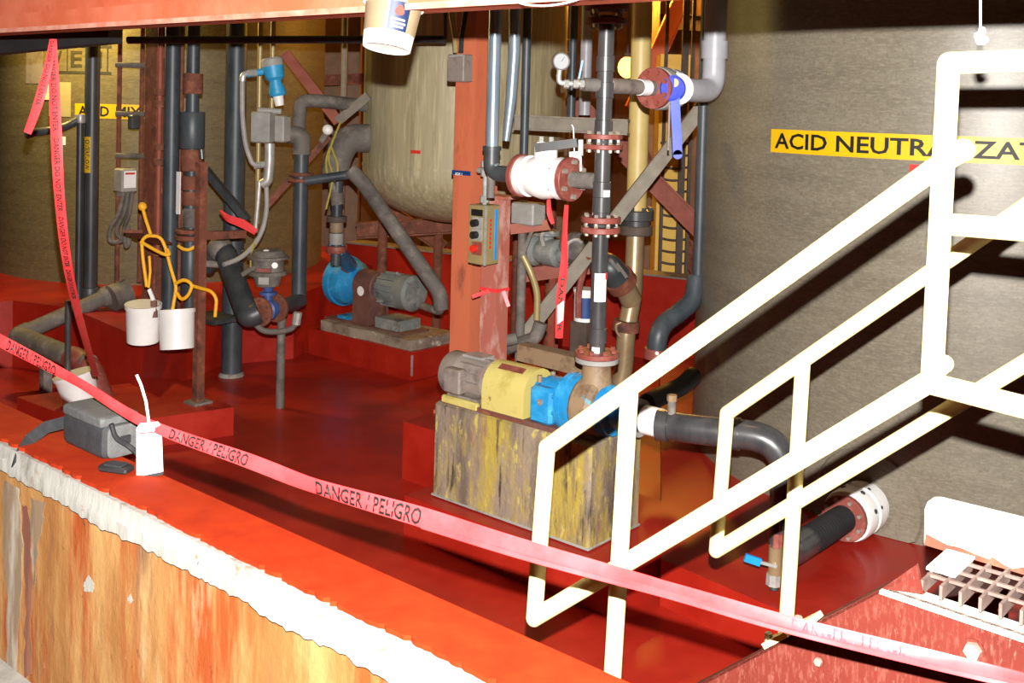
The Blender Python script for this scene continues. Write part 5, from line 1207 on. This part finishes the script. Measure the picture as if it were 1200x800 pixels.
link('ribbon', Ribbon([P(643, 232, 5.02), P(644, 250, 5.02), P(648, 262, 5.02)], [S(4, 5.0), S(6, 5.3), S(4, 5.3)], [Vector((1, .2, 0))] * 3, .006).mesh(.002), 'tape_red', t)
# bucket with blue label behind the upright pipe
bb = bucket('bucket', 'white bucket with a blue label and red strap behind the black upright pipe', P(686, 338, 6.45), Vector((.02, 0, 1)), S(38, 6.45), S(13, 6.45), S(12, 6.45))
bcx = P(686, 338, 6.45)
link('label', cyl_patch(MB(), (bcx.x, bcx.y), S(13, 6.45), R(-115), R(-50), P(686, 371, 6.45).z, P(686, 347, 6.45).z, .003, 8), 'label_navy', bb)
link('strap', MB().tube([P(678, 372, 6.38), P(678, 340, 6.38), P(684, 318, 6.4), P(690, 300, 6.3)], .02, .1, 8), 'flange_red', bb)
link('stand', MB().box((bcx.x, bcx.y, (FL + P(686, 376, 6.45).z) / 2), (.12, .12, P(686, 376, 6.45).z - FL)), 'steel_dark', bb)
# yellow and brass pipe with Y branch
yp = thing('yellow_riser', 'thick pale yellow upright pipe with a black flange behind the black pipe', 'pipe', P(745, 272, 6.7))
X = P(747, 200, 6.7).x
def YZ(py): return P(747, py, 6.7).z
link('pipe', MB().cyl((X, 6.7, YZ(250)), (X, 6.7, YZ(-200)), S(12, 6.7), seg=24), 'yellow_pipe', yp)
collar(yp, X, 6.7, YZ(258), YZ(246), S(21, 6.7), 'pipe_black', 'flange'); collar(yp, X, 6.7, YZ(275), YZ(264), S(20, 6.7), 'steel_dark', 'flange')
collar(yp, X, 6.7, YZ(270), YZ(250), S(17, 6.7), 'pipe_black', 'flange_body')
bolts(yp, (X, 6.7, YZ(246)), Z, S(18, 6.7), 8, .016, .02, m='pipe_black')
bp_2 = thing('brass_riser', 'brownish metal pipe with a Y branch and coupling below the yellow pipe', 'pipe', P(735, 440, 6.6))
link('pipe', MB().tube([Vector((X, 6.7, YZ(272))), Vector((X - .01, 6.65, YZ(345))), Vector((X - .05, 6.6, YZ(380))), Vector((X - .06, 6.6, YZ(432))), Vector((X - .12, 6.6, YZ(470)))], S(11, 6.65), .08, 20), 'brass_pipe', bp_2)
link('coupling', MB().cyl((X - .055, 6.6, YZ(384)), (X - .05, 6.6, YZ(372)), S(16, 6.6)), 'rust', bp_2)
link('branch', MB().tube([P(740, 352, 6.55), P(732, 335, 6.5), P(718, 318, 6.4)], S(13, 6.5), .05, 18), 'brass_pipe', bp_2)
link('branch_ring', MB().cyl(P(730, 333, 6.47), P(724, 325, 6.44), S(19, 6.45)), 'rust', bp_2)
link('branch_head', MB().tube([P(724, 326, 6.44), P(714, 312, 6.4), P(704, 310, 6.5)], S(16, 6.4), .06, 18), 'pipe_dark', bp_2)
for a, b in (((722, 308), (734, 324)), ((714, 303), (726, 317))): link('rib_band', MB().bar(P(*a, 6.33), P(*b, 6.35), .02, .03, TOW), 'pipe_dusty', bp_2)
link('ring_hook', MB().tube([P(727, 395, 6.5), P(722, 388, 6.5), P(722, 380, 6.5), P(728, 378, 6.5)], .008, .03, 8), 'brass_pipe', bp_2)
# dark upright and hose beside the big tank
ho = thing('tank_hose', 'dark upright pipe ending in a ribbed hose beside the big tank', 'hose', P(768, 415, 5.9))
h0 = P(822, 200, 6.2)
link('upright_pipe', MB().cyl((h0.x, 6.2, P(820, 335, 6.2).z), (h0.x, 6.2, h0.z + 2.5), S(6.5, 6.2)), 'pipe_slate', ho)
hp = [Vector((h0.x - .01, 6.2, P(820, 325, 6.2).z)), P(812, 350, 6.15), P(796, 366, 6.1), P(780, 378, 6.05), P(772, 392, 6.0), P(769, 412, 6.0)]
def smooth(pts, k=8):
    out = []; n = len(pts)
    for i in range(n - 1):
        p0, p1, p2, p3 = pts[max(0, i - 1)], pts[i], pts[i + 1], pts[min(n - 1, i + 2)]
        for j in range(k):
            f = j / k; out.append(0.5 * ((2 * p1) + (p2 - p0) * f + (2 * p0 - 5 * p1 + 4 * p2 - p3) * f * f + (3 * p1 - p0 - 3 * p2 + p3) * f ** 3))
    return out + [pts[-1]]
link('ribbed_hose', MB().tube(smooth(hp, 6), S(11, 6.1), 0, 18, rib=.05), 'pipe_slate', ho)
link('hose_clamp', MB().cyl(P(769, 408, 6.0), P(768, 420, 6.0), S(14, 6)), 'flange_red', ho)
link('clamp_tag', MB().sphere(P(770, 414, 5.92), .012, 8), 'white_card', ho)
mb = MB(); mb.tube([P(758, 472, 5.3), P(800, 452, 5.6), P(812, 440, 5.75)], S(11, 5.5), .05, 16)
solo('black_stub', mb, 'black_rubber', 'thick black hose stub behind the rail near the tank foot', 'hose')
# caged yellow duct
dk = thing('caged_duct', 'yellow vertical duct behind a dark wire cage', 'duct', P(788, 335, 9.0))
dx = P(788, 250, 9.7)
ztp, zbt = P(788, 60, 9.2).z, P(788, 332, 9.2).z
link('duct', MB().box((dx.x, 9.85, (ztp + FL) / 2), (.3, .3, ztp - FL), (Vector((1, 0, 0)), Vector((0, 1, 0)), Z)), 'duct_yellow', dk)
for y in range(170, 335, 14): link('cage_wire', MB().tube([P(774, y - 3, 9.62), P(788, y, 9.6), P(806, y - 2, 9.62)], .012, .05, 6), 'steel_dark', dk)
for x, wv in ((775, 4), (797, 8), (806, 4)):
    q = P(x, 250, 9.6); link('cage_post', MB().box((q.x, 9.6, (FL + q.z + 2.5) / 2), (S(wv, 9.1), .04, q.z + 2.5 - FL), (Vector((1, 0, 0)), Vector((0, 1, 0)), Z)), 'steel_dark', dk)

# ================================================================== REAR STEELWORK AND LAMP
def ibeam(name, a, b, wd, m, label, cat='beam'):
    a, b = Vector(a), Vector(b); t = thing(name, label, cat, a if a.z < b.z else b)
    d = (b - a).normalized(); s_ = d.cross(TOW).normalized()
    link('web', MB().bar(a, b, .02, wd, s_ if abs(d.z) < .8 else TOW) if False else MB().box((a + b) / 2, ((b - a).length, wd * .9, .015), (d, s_, d.cross(s_))), m, t)
    for k in (-1, 1): link('flange_plate', MB().box((a + b) / 2 + s_ * k * wd / 2, ((b - a).length, .015, wd * .8), (d, s_, d.cross(s_))), m, t)
    return t
def vb_(x, Y, wd, label, m='column_red'):
    q = P(x, 100, Y); return ibeam('steel_post', (q.x, Y, FL), (q.x, Y, 6.5), wd, 'steel_tan', label, 'column')
vb_(758, 11.6, .2, 'orange-lit steel post right of the glowing bulb')
vb_(655, 11.8, .26, 'orange-lit steel post behind the pressure gauge')
vb_(414, 11.5, .14, 'orange-lit steel post left of the reactor', 'column_red')
vb_(812, 11.8, .22, 'dark steel post in the far gap beside the big tank', 'brace_red')
vb_(385, 12.2, .3, 'broad orange-lit steel post right of the mixing tank')
def brc(x0, y0, x1, y1, Y, wd, label, m='brace_red'): return ibeam('steel_brace', P(x0, y0, Y), P(x1, y1, Y), wd, m, label, 'brace')
brc(672, 118, 826, 275, 8.2, .13, 'brown diagonal steel brace below the butterfly valve')
brc(742, 128, 812, -30, 11.2, .16, 'orange-lit brace rising right of the yellow pipe', 'column_red')
brc(748, 170, 822, 330, 10.8, .12, 'thin dark brace crossing behind the caged duct', 'rust')
brc(418, 270, 560, 262, 8.95, .12, 'rusty horizontal member under the reactor', 'rust')
brc(436, 232, 520, 290, 9.8, .1, 'brown brace crossing under the reactor dish', 'rust')
brc(360, 95, 430, 92, 11.3, .1, 'short rusty cross member left of the reactor', 'rust')
brc(590, 52, 668, 54, 11.75, .14, 'dark horizontal member behind the pressure gauge', 'steel_dark')
brc(745, 22, 826, 28, 11.7, .16, 'dark horizontal member at the top between bulb and tank', 'steel_dark')
for x, wv, Y, lab, m in ((672, 10, 6.9, 'grey upright pipe left of the black discharge pipe', 'pipe_slate'), (688, 14, 7.3, 'wide grey upright pipe partly hidden by the black discharge pipe', 'pvc_grey')):
    t, X_, zy = upright('grey_riser', x, -80, 146 if x < 680 else 135, Y, wv, m, lab)
lp = thing('sodium_lamp', 'glowing orange sodium bulb hanging in the background', 'lamp', P(735, 80, 9.6))
bc = P(735, 79, 9.6)
link('bulb', MB().sphere(bc, .085, 20, 1.15), 'sodium_bulb', lp)
link('socket', MB().cyl(bc + Z * .05, bc + Z * .13, .03), 'steel_dark', lp)
link('stem', MB().cyl(bc + Z * .12, bc + Z * 2.2, .012), 'steel_dark', lp)

cbw = MB(); cbw.tube([BMX(-.24, -.006, .012), BMX(-.2, -.01, -.004), BMX(-.13, -.012, -.011), BMX(-.06, -.01, -.004), BMX(.02, -.006, .02)], .0022, .03, 8)
solo('thin_cable', cbw, 'white_plastic', 'thin white cable drooping below the beam near the top centre', 'cable')
